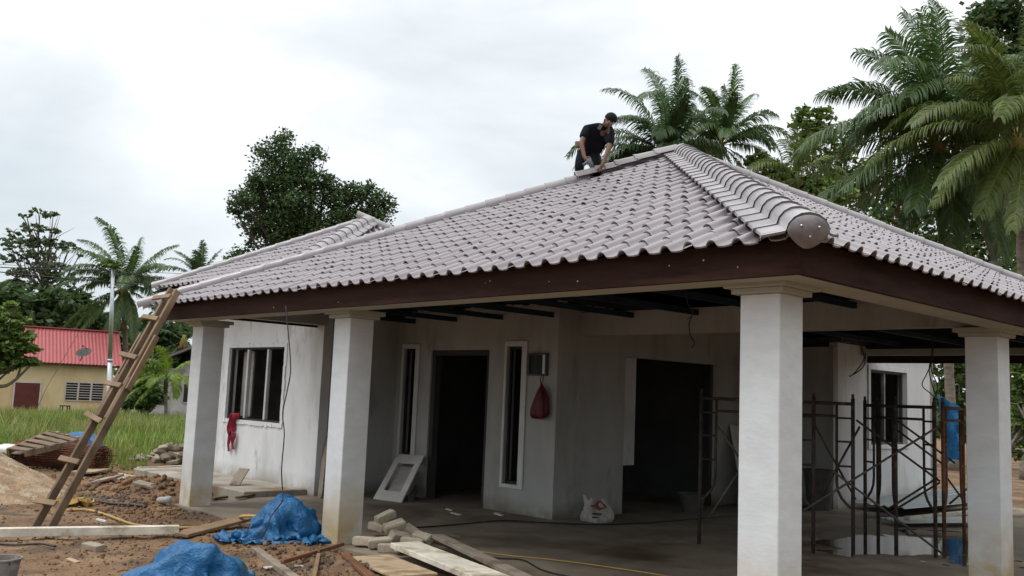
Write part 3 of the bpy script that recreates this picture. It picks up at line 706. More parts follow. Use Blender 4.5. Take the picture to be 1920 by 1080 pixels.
bp = {'pelvis': (J['pelvis'], 0.085), 'belly': (J['belly'], 0.085), 'chest': (J['chest'], 0.095), 'neck': (J['neck'], 0.045), 'head': (J['head'], (0.073, 0.078)), 'crown': (J['crown'], (0.05, 0.055)),
      'chin': (J['chin'], (0.034, 0.036)), 'shR': (J['shR'], 0.048), 'shL': (J['shL'], 0.048), 'elR': (J['elR'], 0.037), 'elL': (J['elL'], 0.037), 'wrR': (J['wrR'], 0.026), 'wrL': (J['wrL'], 0.026),
      'haR': (J['haR'], (0.034, 0.02)), 'haL': (J['haL'], (0.034, 0.02)), 'hipR': (J['hipR'], 0.07), 'hipL': (J['hipL'], 0.07), 'knR': (J['knR'], 0.05), 'knL': (J['knL'], 0.05), 'anR': (J['anR'], 0.034), 'anL': (J['anL'], 0.034)}
be = [('pelvis', 'belly'), ('belly', 'chest'), ('chest', 'neck'), ('neck', 'head'), ('head', 'crown'), ('head', 'chin'), ('chest', 'shR'), ('chest', 'shL'), ('shR', 'elR'), ('shL', 'elL'), ('elR', 'wrR'), ('elL', 'wrL'),
      ('wrR', 'haR'), ('wrL', 'haL'), ('pelvis', 'hipR'), ('pelvis', 'hipL'), ('hipR', 'knR'), ('hipL', 'knL'), ('knR', 'anR'), ('knL', 'anL')]
body = skin_mesh('body', bp, be, 'pelvis', 'skin', per)
vR, vU, vF = Vector((0.69206, 0.72068, 0.04093)), Vector((0.05575, -0.1099, 0.99238)), Vector((-0.71968, 0.6845, 0.11624))
fb = MB()       # fingers, nose and ears
for hk, wk in (('haR', 'wrR'), ('haL', 'wrL')):
    d = (J[hk] - J[wk]).normalized(); sd = d.cross(vF).normalized()
    for q, (o, ln) in enumerate(((-0.028, 0.055), (-0.010, 0.068), (0.010, 0.064), (0.027, 0.048))):
        p0 = J[hk] + sd * o; p1 = p0 + d * ln * 0.6; p2 = p1 + (d * 0.5 + vF * 0.8).normalized() * ln * 0.5
        fb.tube([p0, p1, p2], [0.0095, 0.0088, 0.007], 6)
    p0 = J[wk] + sd * 0.028 + d * 0.02; fb.tube([p0, p0 + (d * 0.6 + sd * 0.6) * 0.045, p0 + (d * 0.9 + sd * 0.3) * 0.075], [0.011, 0.010, 0.008], 6)
fb.build('fingers', 'skin', body, smooth=True)
MB().lathe(J['head'].lerp(J['chin'], 0.55) - vF * 0.062 - vR * 0.012, [(0.014, 0), (0.011, 0.012), (0.0, 0.02)], 8, (-vF).to_track_quat('Z', 'Y').to_matrix()).build('nose', 'skin', body, smooth=True)
for s in (-1,):
    MB().obox(J['head'] + vR * s * 0.072 - vU * 0.01, (0.02, 0.03, 0.05)).build('ear', 'skin', body, bevel=0.008)
eb = MB()
for s in (-0.026, 0.026): eb.obox(J['head'].lerp(J['chin'], 0.25) - vF * 0.064 + vR * (s - 0.008), (0.02, 0.02, 0.008))
eb.build('eyes', 'hair', body, bevel=0.003)
# hair cap over the top and back of the head
hm = MB(); hc = J['head'] + vU * 0.016 + vR * 0.014 - vF * 0.002
hd = (vU * 0.85 - vF * 0.22 + vR * 0.45).normalized(); HM = hd.to_track_quat('Z', 'Y').to_matrix()
prof = [(0.09 * math.sin(a), 0.088 * math.cos(a)) for a in [math.pi * 0.58 * k / 9 for k in range(9, -1, -1)]]
hm.lathe(hc, prof, 18, HM).build('hair', 'hair', per, smooth=True)
st = {'pelvis': (J['belly'].lerp(J['pelvis'], 0.75), 0.125), 'belly': (J['belly'], (0.125, 0.13)), 'chest': (J['chest'], (0.135, 0.13)), 'neck': (J['neck'].lerp(J['chest'], 0.25), 0.07),
      'shR': (J['shR'], 0.075), 'shL': (J['shL'], 0.075), 'slR': (J['shR'].lerp(J['elR'], 0.72), 0.066), 'slL': (J['shL'].lerp(J['elL'], 0.80), 0.07)}
skin_mesh('shirt', st, [('pelvis', 'belly'), ('belly', 'chest'), ('chest', 'neck'), ('chest', 'shR'), ('chest', 'shL'), ('shR', 'slR'), ('shL', 'slL')], 'belly', 'shirt', per)
tr_ = {'waist': (J['pelvis'].lerp(J['belly'], 0.3), 0.115), 'pelvis': (J['pelvis'], 0.12), 'hipR': (J['hipR'], 0.095), 'hipL': (J['hipL'], 0.095), 'knR': (J['knR'], 0.072), 'knL': (J['knL'], 0.075), 'anR': (J['anR'], 0.062), 'anL': (J['anL'], 0.062)}
skin_mesh('trousers', tr_, [('waist', 'pelvis'), ('pelvis', 'hipR'), ('pelvis', 'hipL'), ('hipR', 'knR'), ('hipL', 'knL'), ('knR', 'anR'), ('knL', 'anL')], 'pelvis', 'trousers', per)
for k in ('anR', 'anL'):
    f0 = J[k] + Vector((0, 0, -0.04)); MB().tube([f0 + vF * 0.04, f0 - vF * 0.05 - vU * 0.01, f0 - vF * 0.14 - vU * 0.03], [0.045, 0.045, 0.032], 10).build('shoe', 'hair', per, smooth=True)
cl_ = MB().bar(J['neck'] - vR * 0.05 - vF * 0.085 + vU * 0.0, J['neck'] - vR * 0.085 - vF * 0.07 - vU * 0.06, 0.05, 0.012, vF)
cl_.build('collar', 'collar_grey', per)
cl_ = MB().bar(J['neck'] + vR * 0.05 - vF * 0.09 - vU * 0.03, J['neck'] + vR * 0.07 - vF * 0.08 - vU * 0.09, 0.03, 0.012, vF)
cl_.build('collar', 'collar_grey', per)
MB().obox((-5.432, 3.89, 5.11), (0.07, 0.07, 0.09), rotz(0.6)).build('tool_pouch', 'wood_new', per, bevel=0.012)
dr = thing('power_drill', 'grey power drill held by the worker pointing down at the roof cap', 'drill', (-4.985, 3.741, 4.624))
d0, d1 = Vector((-4.998, 3.641, 4.789)), Vector((-4.977, 3.698, 4.673)); d2 = Vector((-4.972, 3.727, 4.619))
MB().tube([d0, d0.lerp(d1, 0.75), d1], [0.032, 0.034, 0.022], 10).build('drill_body', 'drill_body', dr, smooth=True)
MB().tube([d1, d2], 0.007, 6).build('drill_bit', 'screw_metal', dr)
MB().tube([d0.lerp(d1, 0.25), d0.lerp(d1, 0.25) - vR * 0.08 - vU * 0.06 - vF * 0.0], [0.02, 0.022], 8).build('handle', 'drill_body', dr, smooth=True)

# ---------------------------------------------------------------- tarpaulins
def drape(N, sp, lumps, shrink, seed, steps=190):
    """let a square sheet of plastic fall over round lumps and the ground (position based, in numpy)"""
    g = np.random.RandomState(seed); i, j = np.meshgrid(np.arange(N), np.arange(N), indexing='ij')
    X = np.stack([(i - (N - 1) / 2) * sp * shrink, (j - (N - 1) / 2) * sp * shrink, 0.62 + 0 * i], -1).astype(float)
    X[..., 2] += 0.22 * vnoise(i * 0.16 + seed, j * 0.16) + 0.10 * vnoise(i * 0.4 + seed, j * 0.4 + 7) + 0.01 * g.randn(N, N)
    V = np.zeros_like(X)
    def relax(A, B, L, k):
        d = B - A; l = np.linalg.norm(d, axis=-1, keepdims=True) + 1e-9; c = d * ((l - L) / l) * 0.5 * k; A += c; B -= c
    for s in range(steps):
        P = X.copy(); V[..., 2] -= 0.035; V *= 0.94; X = X + V * 0.05
        for it in range(7):
            for o in (0, 1):
                n = (N - o) // 2 * 2
                relax(X[o:o + n:2], X[o + 1:o + n:2], sp, 1); relax(X[:, o:o + n:2], X[:, o + 1:o + n:2], sp, 1)
                m = (N - 1 - o) // 2 * 2
                relax(X[o:o + m:2, :-1], X[o + 1:o + m:2, 1:], sp * 1.414, 0.6); relax(X[o:o + m:2, 1:], X[o + 1:o + m:2, :-1], sp * 1.414, 0.6)
            for o in range(4):
                n = (N - o) // 4 * 4
                if n >= 4: relax(X[o:o + n:4], X[o + 2:o + n:4], 2 * sp, 0.12); relax(X[:, o:o + n:4], X[:, o + 2:o + n:4], 2 * sp, 0.12)
            for (cx, cy, cz, r) in lumps:
                d = X - np.array((cx, cy, cz)); l = np.linalg.norm(d, axis=-1, keepdims=True); X = np.where(l < r, np.array((cx, cy, cz)) + d / (l + 1e-9) * r, X)
            X[..., 2] = np.maximum(X[..., 2], 0.006)
        V = (X - P) / 0.05 * 0.9
        low = X[..., 2] < 0.012; V[low] *= 0.2
    return X
def tarp(c, N, sp, lumps, shrink, label, seed=0, rot=0.0, group='blue tarpaulins'):
    X = drape(N, sp, lumps, shrink, seed)
    gi, gj = np.meshgrid(np.arange(N), np.arange(N), indexing='ij'); top = np.clip(X[..., 2] / 0.12, 0, 1)
    cr = sum(w * (0.35 - np.abs(vnoise(gi * f + gj * f * 0.4 + seed, gj * f - gi * f * 0.3 + 3 * seed)) * 2) for f, w in ((0.13, 1.0), (0.27, 0.6), (0.5, 0.35)))
    rad = X - np.array((0, 0, 0.05)); rad /= np.linalg.norm(rad, axis=-1, keepdims=True); X = X + rad * (cr * 0.075 * top)[..., None]
    for q in range(1): X[1:-1, 1:-1] = X[1:-1, 1:-1] * 0.8 + 0.05 * (X[2:, 1:-1] + X[:-2, 1:-1] + X[1:-1, 2:] + X[1:-1, :-2])
    V = X.reshape(-1, 3); ca, sa = math.cos(rot), math.sin(rot); V = np.stack([V[:, 0] * ca - V[:, 1] * sa, V[:, 0] * sa + V[:, 1] * ca, V[:, 2]], 1)
    a = np.arange(N - 1)[:, None] * N + np.arange(N - 1)[None, :]; F = np.stack([a, a + N, a + N + 1, a + 1], -1).reshape(-1, 4)
    o = np_mesh('tarpaulin', V, F, 'tarp_blue', smooth=True); o.location = c; WORLD_AT[o.name] = Vector(c)
    return tag(o, label, 'tarpaulin', group)
tarp((-5.589, -0.275, 0.0), 66, 0.030, [(0, 0, 0.18, 0.22), (0.15, 0.10, 0.12, 0.20), (-0.14, -0.05, 0.08, 0.18), (0.03, -0.13, 0.22, 0.13), (-0.06, 0.10, 0.32, 0.11), (0.12, 0.0, 0.34, 0.07), (-0.2, 0.12, 0.1, 0.12)], 0.40, 'blue tarpaulin bundle tied up beside the second column with a cable hanging into it', seed=2, rot=0.4)
tarp((-3.741, -2.14, -0.03), 70, 0.032, [(0, 0, 0.16, 0.22), (0.24, 0.12, 0.10, 0.17), (-0.22, -0.1, 0.08, 0.17), (0.12, -0.08, 0.28, 0.12), (-0.1, 0.1, 0.26, 0.10), (0.3, -0.05, 0.16, 0.09), (0.05, 0.2, 0.2, 0.1)], 0.42, 'crumpled blue tarpaulin heap lowest in the picture among the loose planks', seed=11, rot=0.9)
tarp((-15.76, 1.138, 0.14), 24, 0.05, [(0, 0, 0.14, 0.26), (0.2, 0.1, 0.2, 0.2), (-0.2, -0.1, 0.1, 0.2)], 0.5, 'blue tarpaulin tucked under the wooden frame on the rusty mesh roll', seed=23, rot=0.2)
# tarpaulin hung between the trunks behind the house
ht = MB(); nx_, nz_ = 26, 30
hp = [Vector(q) for q in ((-4.599, 14.095, 1.962), (-4.109, 14.067, 1.719), (-4.144, 14.203, 0.7), (-4.578, 14.349, 0.6))]
vs = []
for i in range(nx_ + 1):
    for j in range(nz_ + 1):
        a, b = i / nx_, j / nz_
        p = hp[0].lerp(hp[1], a).lerp(hp[3].lerp(hp[2], a), b)
        wv = 0.06 * math.sin(a * 9 + 2 * math.sin(b * 3)) + 0.08 * float(vnoise(a * 4 + 3, b * 6 + 8))
        vs.append(p - vF * wv)
ht.add(vs, [(i * (nz_ + 1) + j, i * (nz_ + 1) + j + 1, (i + 1) * (nz_ + 1) + j + 1, (i + 1) * (nz_ + 1) + j) for i in range(nx_) for j in range(nz_)])
single(ht, 'tarpaulin', 'tarp_blue', 'blue tarpaulin hanging upright behind the scaffold beside the white side wall', 'tarpaulin', 'blue tarpaulins', smooth=True)
ln = MB().tube([Vector((-4.047, 12.631, 1.952)), Vector((-4.184, 12.625, 2.009))], 0.006, 5)

# ---------------------------------------------------------------- bricks and blocks
BR = MB().obox((0, 0, 0.032), (0.215, 0.102, 0.064)); BR = BR.build('brick', 'brick_grey', bevel=0.005); brick_me = BR.data; bpy.data.objects.remove(BR)
BK = MB().obox((0, 0, 0.04), (0.23, 0.11, 0.08)).build('block', 'block_cement', bevel=0.009, seg=2); block_me = BK.data; bpy.data.objects.remove(BK)
def put(name, me, p, rot, label, cat, group, s=1.0):
    o = bpy.data.objects.new(name, me); col.objects.link(o); o.location = p; o.rotation_euler = rot; o.scale = (s, s, s)
    return tag(o, label, cat, group)
pc = Vector((-14.289, 2.333, 0.0))
ra = Vector((0.69206, 0.72068, 0.04093)); ra.z = 0; ra.normalize(); fa = Vector((-0.71968, 0.6845, 0.11624)); fa.z = 0; fa.normalize()
r2 = random.Random(5)
for lvl in range(6):
    n = (16, 14, 11, 8, 5, 3)[lvl]
    for k in range(n):
        wdt = 0.62 - 0.09 * lvl
        p = pc + ra * (r2.uniform(-1, 1) * wdt + 0.07 * lvl) + fa * r2.uniform(-0.3, 0.42) * (1 - 0.13 * lvl)
        z = gz(p.x, p.y) + 0.075 * lvl + r2.uniform(0, 0.02)
        put('brick', brick_me, (p.x, p.y, z), (r2.gauss(0, 0.32), r2.gauss(0, 0.35), r2.uniform(0, math.pi)), 'loose grey brick in the tumbled pile beyond the left column', 'brick', 'bricks in the far pile', s=1.08)
near = [((-4.731, 0.166, 0.0), 0.02, (0, 0, 0.6), 'pale block lying against the foot of the second column, leftmost of the near heap'),
        ((-4.551, 0.227, 0.0), 0.03, (0.2, -0.1, 1.05), 'tan block in the near heap just right of the leftmost block'),
        ((-5.233, 0.69, 0.0), 0.06, (0.0, 0.1, 0.2), 'yellowish block behind the front row of the near heap'),
        ((-4.802, 0.585, 0.0), 0.14, (0.35, -0.25, 1.35), 'light grey block propped on top of the near heap, tilted upward'),
        ((-5.225, 0.783, 0.0), 0.17, (0.1, -0.35, 1.5), 'small tan block topmost at the back of the near heap'),
        ((-4.669, 0.547, 0.0), 0.05, (0.5, 0.2, 1.5), 'shaded block standing on edge at the middle of the near heap'),
        ((-4.879, 0.883, 0.0), 0.05, (0.4, 0.3, 0.1), 'brown block leaning at the back right of the near heap'),
        ((-4.447, 0.542, 0.0), 0.02, (0, 0.1, 0.75), 'block beneath the white specked one in the near heap'),
        ((-4.492, 0.728, 0.0), 0.05, (0.5, 0.1, 0.2), 'block with white paint specks at the right end of the near heap'),
        ((-4.174, 0.272, 0.0), 0.03, (0.0, -0.04, 1.2), 'grey block nearest the white board in front of the near heap'),
        ((-4.353, 0.2, 0.0), 0.0, (0, 0, 0.9), 'low yellowish block squeezed under the near heap')]
for p, dzz, rt, lab in near: put('block', block_me, (p[0], p[1], max(0, gz(p[0], p[1])) + dzz), rt, lab, 'block', 'cement blocks in the near heap')
for (p, rz, lab) in (((-6.028, -2.023, 0.0), 0.3, 'single grey brick lying alone on the mud in front of the long white beam'),):
    put('brick', brick_me, (p[0], p[1], gz(*p[:2]) + 0.0), (0.05, 0.04, rz), lab, 'brick', None)
pv = MB().obox((0, 0, 0.02), (0.36, 0.22, 0.04)).build('paver', 'brick_grey', bevel=0.005); paver_me = pv.data; bpy.data.objects.remove(pv)
for p, rt, lab in (((-11.347, -0.004, 0.0), (0.25, -0.2, 0.2), 'grey paving slab tilted on the clods, leftmost of the three'), ((-11.084, 0.04, 0.0), (0.2, -0.25, 0.45), 'grey paving slab tilted on the clods, middle of the three'),
                   ((-11.167, 0.262, 0.0), (0.3, 0.1, 0.1), 'broken grey paving slab at the right of the tilted ones'), ((-9.628, -0.059, 0.0), (0.1, 0.2, 0.7), 'small grey paving slab on the dirt left of the first column')):
    put('paver', paver_me, (p[0], p[1], gz(*p[:2]) + 0.05), rt, lab, 'paving slab', 'loose paving slabs', s=0.85)

# ---------------------------------------------------------------- planks and boards
def plank(p, q, w, h, m, label, cat='plank', name='plank', group=None, rise=(0, 0), tp=1.0, rough=0.004, up=(0, 0, 1)):
    p, q = Vector(p), Vector(q)
    p.z = gz(p.x, p.y) * (p.y < 0) + h / 2 + rise[0] + (0.01 if p.y < 0 else 0); q.z = gz(q.x, q.y) * (q.y < 0) + h / 2 + rise[1] + (0.01 if q.y < 0 else 0)
    b = MB(); n = 6
    for i in range(n): pass
    b.bar(p, q, w, h, up, tp)
    return single(b, name, m, label, cat, group, bevel=0.004)
wb0, wb1 = Vector((-7.117, -2.818, 0.0)), Vector((-6.363, -1.037, -0.0))
plank(wb0, wb1, 0.10, 0.085, 'board_white', 'long whitish concrete beam lying on the mud in front of the ladder foot', 'beam', 'concrete_beam', rise=(0.02, 0.03))
plank((-6.257, -1.068, 0.0), (-6.594, -0.037, 0.0), 0.22, 0.035, 'wood_new', 'wide wet plank ramp between the white beam and the tarpaulin bundle', rise=(0.02, 0.10))
plank((-4.955, -0.912, -0.0), (-3.423, -1.341, 0.0), 0.075, 0.05, 'wood_grey', 'grey timber stick running down from the tarpaulin bundle')
plank((-4.122, -1.12, 0.0), (-4.579, -0.195, 0.0), 0.035, 0.035, 'wood_red', 'thin reddish batten lying across the other sticks below the second column', rise=(0.05, 0.06))
plank((-3.414, -1.249, -0.0), (-4.263, -0.662, 0.0), 0.035, 0.03, 'wood_new', 'short light batten under the reddish one')
plank((-4.149, -0.468, 0.0), (-3.192, -0.815, 0.0), 0.07, 0.035, 'wood_red', 'short red brown board left of the tan panel')
plank((-5.382, -1.12, -0.0), (-3.625, -1.586, 0.0), 0.11, 0.03, 'wood_old', 'dark weathered plank beside the nearest tarpaulin heap')
plank((-4.781, -1.333, 0.0), (-3.633, -1.674, 0.0), 0.05, 0.02, 'tarp_blue', 'narrow pale blue strip next to the dark weathered plank', 'strip', 'plastic_strip')
plank((-4.08, -0.245, 0.0), (-3.08, -0.474, -0.0), 0.42, 0.022, 'board_tan', 'tan square panel lying tilted in front of the block heap', 'panel', 'flat_panel', rise=(0.035, 0.03))
plank((-4.093, 0.178, 0.0), (-1.84, -0.267, 0.0), 0.30, 0.05, 'board_white', 'thick white dusty board lying over the tan panel', 'board', 'thick_board', rise=(0.09, 0.06))
plank((-4.315, 0.775, -0.0), (-2.505, 0.282, 0.0), 0.13, 0.04, 'wood_grey', 'grey rough plank with a white patch behind the thick white board', rise=(0.10, 0.02))
pp_ = Vector((-4.015, 0.791, -0.0))
plank((-3.245, 0.434, -0.0), (-2.095, 0.302, 0.0), 0.14, 0.03, 'wood_red', 'red brown plank lying on the floor right of the white board', rise=(0.01, 0.01))
plank((-12.378, 0.933, 0.0), (-12.511, 1.783, 0.0), 0.05, 0.02, 'board_white', 'thin white lath along the edge of the raised slab', rise=(0.13, 0.13))
plank((-12.209, 0.572, 0.0), (-11.056, 0.567, 0.0), 0.04, 0.02, 'board_tan', 'thin pinkish lath slanting down from the raised slab', rise=(0.06, 0.08))
plank((-12.897, 0.227, 0.0), (-13.363, 0.704, 0.0), 0.35, 0.03, 'board_tan', 'crumpled tan paper sheet on the dirt behind the ladder', 'paper', 'paper_sheet', rise=(0.02, 0.03))
plank((-8.89, 0.567, 0.0), (-8.929, 0.789, 0.0), 0.10, 0.03, 'wood_old', 'short dark board at the foot of the first column', rise=(0.01, 0.02))
plank((-8.763, 0.863, 0.0), (-9.1, 1.385, 0.0), 0.06, 0.03, 'wood_old', 'dark wet board end along the raised slab edge', rise=(0.02, 0.02))
single(MB().obox((-9.824, 1.439, 0.205), (0.17, 0.34, 0.02), rotz(0.55) @ Matrix.Rotation(0.72, 3, 'X')), 'board_offcut', 'wood_grey', 'small grey board offcut propped on the raised slab under the wide window', 'board', bevel=0.003)
single(MB().bar((-8.536, 2.044, 0.0), (-8.791, 2.251, 0.85), 0.13, 0.02, (0, 1, 0.2)), 'leaning_board', 'wood_grey', 'narrow board leaning in the dark corner behind the second column', 'board', bevel=0.003)
single(MB().bar((-7.694, 3.018, 0.0), (-8.758, 4.149, 0.3), 0.10, 0.03, (0, 1, 0.4)), 'board_offcut', 'wood_grey', 'grey offcut leaning beside the white frame near the front doorway', 'board', bevel=0.003)

# white window frame panel leaning on the wall
c0, c1 = Vector((-8.121, 2.684, 0.0)), Vector((-7.585, 2.792, 0.0)); t1, t0 = Vector((-7.879, 3.4, 0.629)), Vector((-8.539, 3.4, 0.597))
def quad(a, b): return c0.lerp(c1, a).lerp(t0.lerp(t1, a), b)
fr = thing('frame_panel', 'white window frame panel leaning against the wall beside the doorway', 'frame', tuple(c0.lerp(c1, 0.5)))
nn = (c1 - c0).cross(t0 - c0).normalized()
b = MB()
for (a0, b0, a1, b1) in ((0, 0, 1, 0.2), (0, 0.82, 1, 1), (0, 0.2, 0.2, 0.82), (0.8, 0.2, 1, 0.82)):
    q = [quad(a0, b0), quad(a1, b0), quad(a1, b1), quad(a0, b1)]
    b.add([p + nn * 0.012 for p in q] + [p - nn * 0.012 for p in q], [(0, 1, 2, 3), (7, 6, 5, 4), (0, 4, 5, 1), (1, 5, 6, 2), (2, 6, 7, 3), (3, 7, 4, 0)])
b.build('frame_border', 'plastic_white', fr)
q = [quad(0.24, 0.22), quad(0.78, 0.22), quad(0.78, 0.80), quad(0.24, 0.80)]
MB().add([p - nn * 0.05 for p in q] + [p - nn * 0.056 for p in q], [(0, 1, 2, 3), (7, 6, 5, 4)]).build('backing', 'sack_paper', fr)

# white boards leaning behind the corner column, metal sheets on the floor beyond
for k in range(3):
    y = 7.45 + 0.28 * k
    single(MB().bar((-4.85 + 0.05 * k, y, 0.01), (-5.26, y + 0.22, 1.25 - 0.12 * k), 0.26, 0.022, (1, 0, 0.3)), 'leaning_board', 'plastic_white', ('tall white board leaning by the dark opening, left of the three', 'white board leaning by the dark opening, middle of the three', 'white board leaning nearest the corner column, right of the three')[k], 'board', 'white boards leaning behind the corner column', bevel=0.003)
for k, (p, q, w, z) in enumerate(((((-3.521, 9.111, 0.0)), ((-3.803, 14.178, -0.0)), 0.9, 0.10), (((-3.084, 8.335, 0.0)), ((-2.774, 11.511, 0.0)), 0.6, 0.17), (((-2.659, 7.599, -0.0)), ((-1.918, 9.055, 0.0)), 0.5, 0.06))):
    p, q = Vector(p), Vector(q); p.z = z; q.z = z + 0.02
    b = MB(); d = (q - p).normalized(); x = d.cross(Vector((0, 0, 1))).normalized(); N = 18; vs = []
    for i in range(N + 1):
        s = (i / N - 0.5) * w; zz = 0.018 * (1 if i % 4 < 2 else 0)
        vs += [p + x * s + Vector((0, 0, zz)), q + x * s + Vector((0, 0, zz))]
    b.add(vs, [(2 * i, 2 * i + 1, 2 * i + 3, 2 * i + 2) for i in range(N)])
    single(b, 'metal_sheet', 'galv_sheet', ('grey ribbed metal sheet farthest back on the floor by the side wall', 'topmost grey ribbed metal sheet on the floor behind the scaffold', 'lowest grey ribbed metal sheet nearest the scaffold feet')[k], 'metal sheet', 'metal sheets on the floor behind the scaffold')
plank((-2.546, 7.821, 0.0), (-2.391, 9.749, 0.0), 0.09, 0.05, 'board_white', 'bright white batten lying beside the metal sheets', rise=(0.07, 0.07))
plank((-2.173, 6.953, 0.0), (-1.573, 7.502, 0.0), 0.12, 0.04, 'wood_grey', 'grey plank lying behind the puddle under the scaffold', rise=(0.0, 0.0))

# ---------------------------------------------------------------- rusty mesh roll, wooden frame, sand
ra_, rb_ = Vector((-14.926, -0.152, 0.22)), Vector((-13.363, 0.704, 0.22))
b = MB(); dd = (rb_ - ra_).normalized(); e1 = dd.cross(Vector((0, 0, 1))).normalized(); e2 = e1.cross(dd)
for R_, nr, nl in ((0.25, 44, 36), (0.21, 40, 30), (0.16, 32, 22), (0.10, 20, 12)):
    for k in range(nr):
        c = ra_ + dd * ((rb_ - ra_).length * (k + r2.uniform(-.2, .2)) / (nr - 1))
        b.tube([c + (e1 * math.cos(a) + e2 * math.sin(a) * 0.85) * R_ * r2.uniform(0.95, 1.05) for a in [2 * math.pi * q / 12 for q in range(13)]], 0.007, 4, cap=False)
    for k in range(nl):
        a = 2 * math.pi * k / nl + R_ * 9
        b.tube([ra_.lerp(rb_, t) + (e1 * math.cos(a) + e2 * math.sin(a) * 0.85) * R_ * (1 + 0.05 * math.sin(t * 9 + k)) + dd * (r2.uniform(-.05, .12) if t == 1 else 0) for t in (0, 0.35, 0.7, 1)], 0.007, 4, cap=False)
single(b, 'mesh_roll', 'steel_rust', 'long roll of rusty reinforcing mesh lying beside the sand heap', 'wire mesh')
wf = thing('wooden_frame', 'old slatted wooden frame propped on the rusty mesh roll', 'wooden frame', (-13.816, -0.281, 0.305))
w0, w1, w2, w3 = Vector((-13.88, -0.642, 0.313)), Vector((-15.318, 0.437, 0.542)), Vector((-14.593, 0.78, 0.43)), Vector((-13.126, -0.584, 0.332))
up_ = (w1 - w0).cross(w3 - w0).normalized()
for a, c in ((w0, w1), (w1, w2), (w3, w2)): MB().bar(a, c, 0.04, 0.10, up_).build('frame_rail', 'wood_old', wf, bevel=0.004)
for k in range(5):
    t = 0.08 + 0.2 * k
    MB().bar(w0.lerp(w1, t) - up_ * 0.045, w3.lerp(w2, t) - up_ * 0.045, 0.13, 0.02, up_).build('slat', 'wood_old', wf, bevel=0.003)
for k in range(3):
    t = 0.2 + 0.3 * k; MB().bar(w1.lerp(w2, t), w1.lerp(w2, t + 0.1), 0.06, 0.13, up_).build('cleat', 'wood_new', wf, bevel=0.003)
sc = Vector((-11.347, -2.062, 0.0))
n1, n2 = 110, 40; V = []
for i in range(n1):
    a = 2 * math.pi * i / n1
    for j in range(n2):
        t = j / (n2 - 1); R_ = 1.7 * t * (1 + 0.12 * math.sin(2 * a + 0.7) + 0.07 * math.sin(5 * a))
        x, y = sc.x + R_ * math.cos(a), sc.y + R_ * math.sin(a)
        h_ = 0.8 * max(0, 1 - t) ** 1.15 * (1 - 0.3 * math.exp(-(t / 0.2) ** 2)) + (0.20 * float(fbm(x * 2.1, y * 1.7, 4)) + 0.03 * float(vnoise(x * 9, y * 9))) * (1 - t) ** 0.6
        V.append((x, y, gz(x, y) * (1 - max(0, 1 - t) ** 2) - 0.05 * t * t - 0.01 + h_))
sp_ = np_mesh('sand_heap', V, [(i * n2 + j, ((i + 1) % n1) * n2 + j, ((i + 1) % n1) * n2 + j + 1, i * n2 + j + 1) for i in range(n1) for j in range(n2 - 1)], 'sand', smooth=True)
tag(sp_, 'heap of pale brown sand cut off by the left edge of the picture', 'sand heap')
for k, (p, s) in enumerate((((-14.762, -0.398, 0.294), 0.24), ((-14.441, -0.35, 0.279), 0.18))):
    b = MB(); b.lathe((0, 0, 0), [(0.0, 0.16), (0.6, 0.15), (0.95, 0.08), (1.0, 0.0), (0.9, -0.1)], 14)
    b.v = [(x * s * 1.5, y * s * 0.9, z * s * 2.0) for x, y, z in b.v]
    o = b.build('white_sack', 'plastic_white', smooth=True, rough=0.03); o.location = p
    tag(o, ('white woven sack lying behind the sand heap, left one', 'smaller white woven sack beside the mesh roll end')[k], 'sack', 'white sacks behind the sand heap')

# ---------------------------------------------------------------- hoses, pipes, cables
def cable(pts, r, m, label, cat='cable', name='cable', group=None, sm=6, seg=6):
    return single(MB().tube(spline(pts, sm), r, seg), name, m, label, cat, group, smooth=True)
def on_ground(L, dz=0.015): return [(x, y, (gz(x, y) if y < -0.02 else 0.0) + dz) for x, y, z in L]
cable(on_ground([(-8.869, -1.321, 0.0), (-8.627, -1.16, 0.0), (-8.024, -1.131, 0.0), (-7.411, -1.094, 0.0), (-6.905, -1.005, 0.0), (-6.706, -0.793, 0.0), (-6.711, -0.45, 0.0), (-6.923, -0.116, 0.0)], 0.02) + [(-6.42, -0.30, 0.13), (-6.15, -0.25, 0.16)], 0.017, 'hose_yellow', 'yellow garden hose snaking over the mud from the ladder to the plank ramp', 'hose', 'hose')
cable(on_ground([(-9.621, -0.832, 0.0), (-9.143, -0.748, 0.0), (-8.833, -0.597, 0.0), (-8.639, -0.431, 0.0)], 0.025), 0.018, 'pvc_dark', 'dark plastic pipe lying on the dirt behind the ladder', 'pipe', 'pipe')
cable(on_ground([(-6.769, -2.721, 0.0), (-6.564, -2.545, -0.0), (-6.433, -2.371, 0.0), (-6.275, -2.278, 0.0)], 0.02), 0.012, 'pvc_dark', 'dark thin rod in front of the long white beam', 'rod', 'rod')
cable([(-5.526, -0.45, 2.416), (-5.413, -0.47, 2.153), (-5.292, -0.48, 1.765), (-5.333, -0.48, 1.519), (-5.388, -0.48, 1.3), (-5.293, -0.5, 1.089), (-5.299, -0.5, 0.741), (-5.28, -0.48, 0.504), (-4.88, -0.72, 0.47), (-4.72, -0.92, 0.36), (-4.70, -1.0, 0.2), (-4.95, -1.05, 0.12)], 0.0065, 'black_rubber', 'black cable hanging from the roof eave down to the tarpaulin bundle')
cable([(x, y, 0.012) for x, y, z in ((-5.8, 0.962, 0.0), (-5.534, 1.296, 0.0), (-5.48, 2.059, 0.0), (-5.484, 2.769, 0.0), (-5.057, 3.196, 0.0), (-4.565, 3.855, 0.0), (-4.382, 5.324, 0.0), (-4.364, 6.622, 0.0))], 0.009, 'black_rubber', 'black cable running along the carport floor past the wall corner')
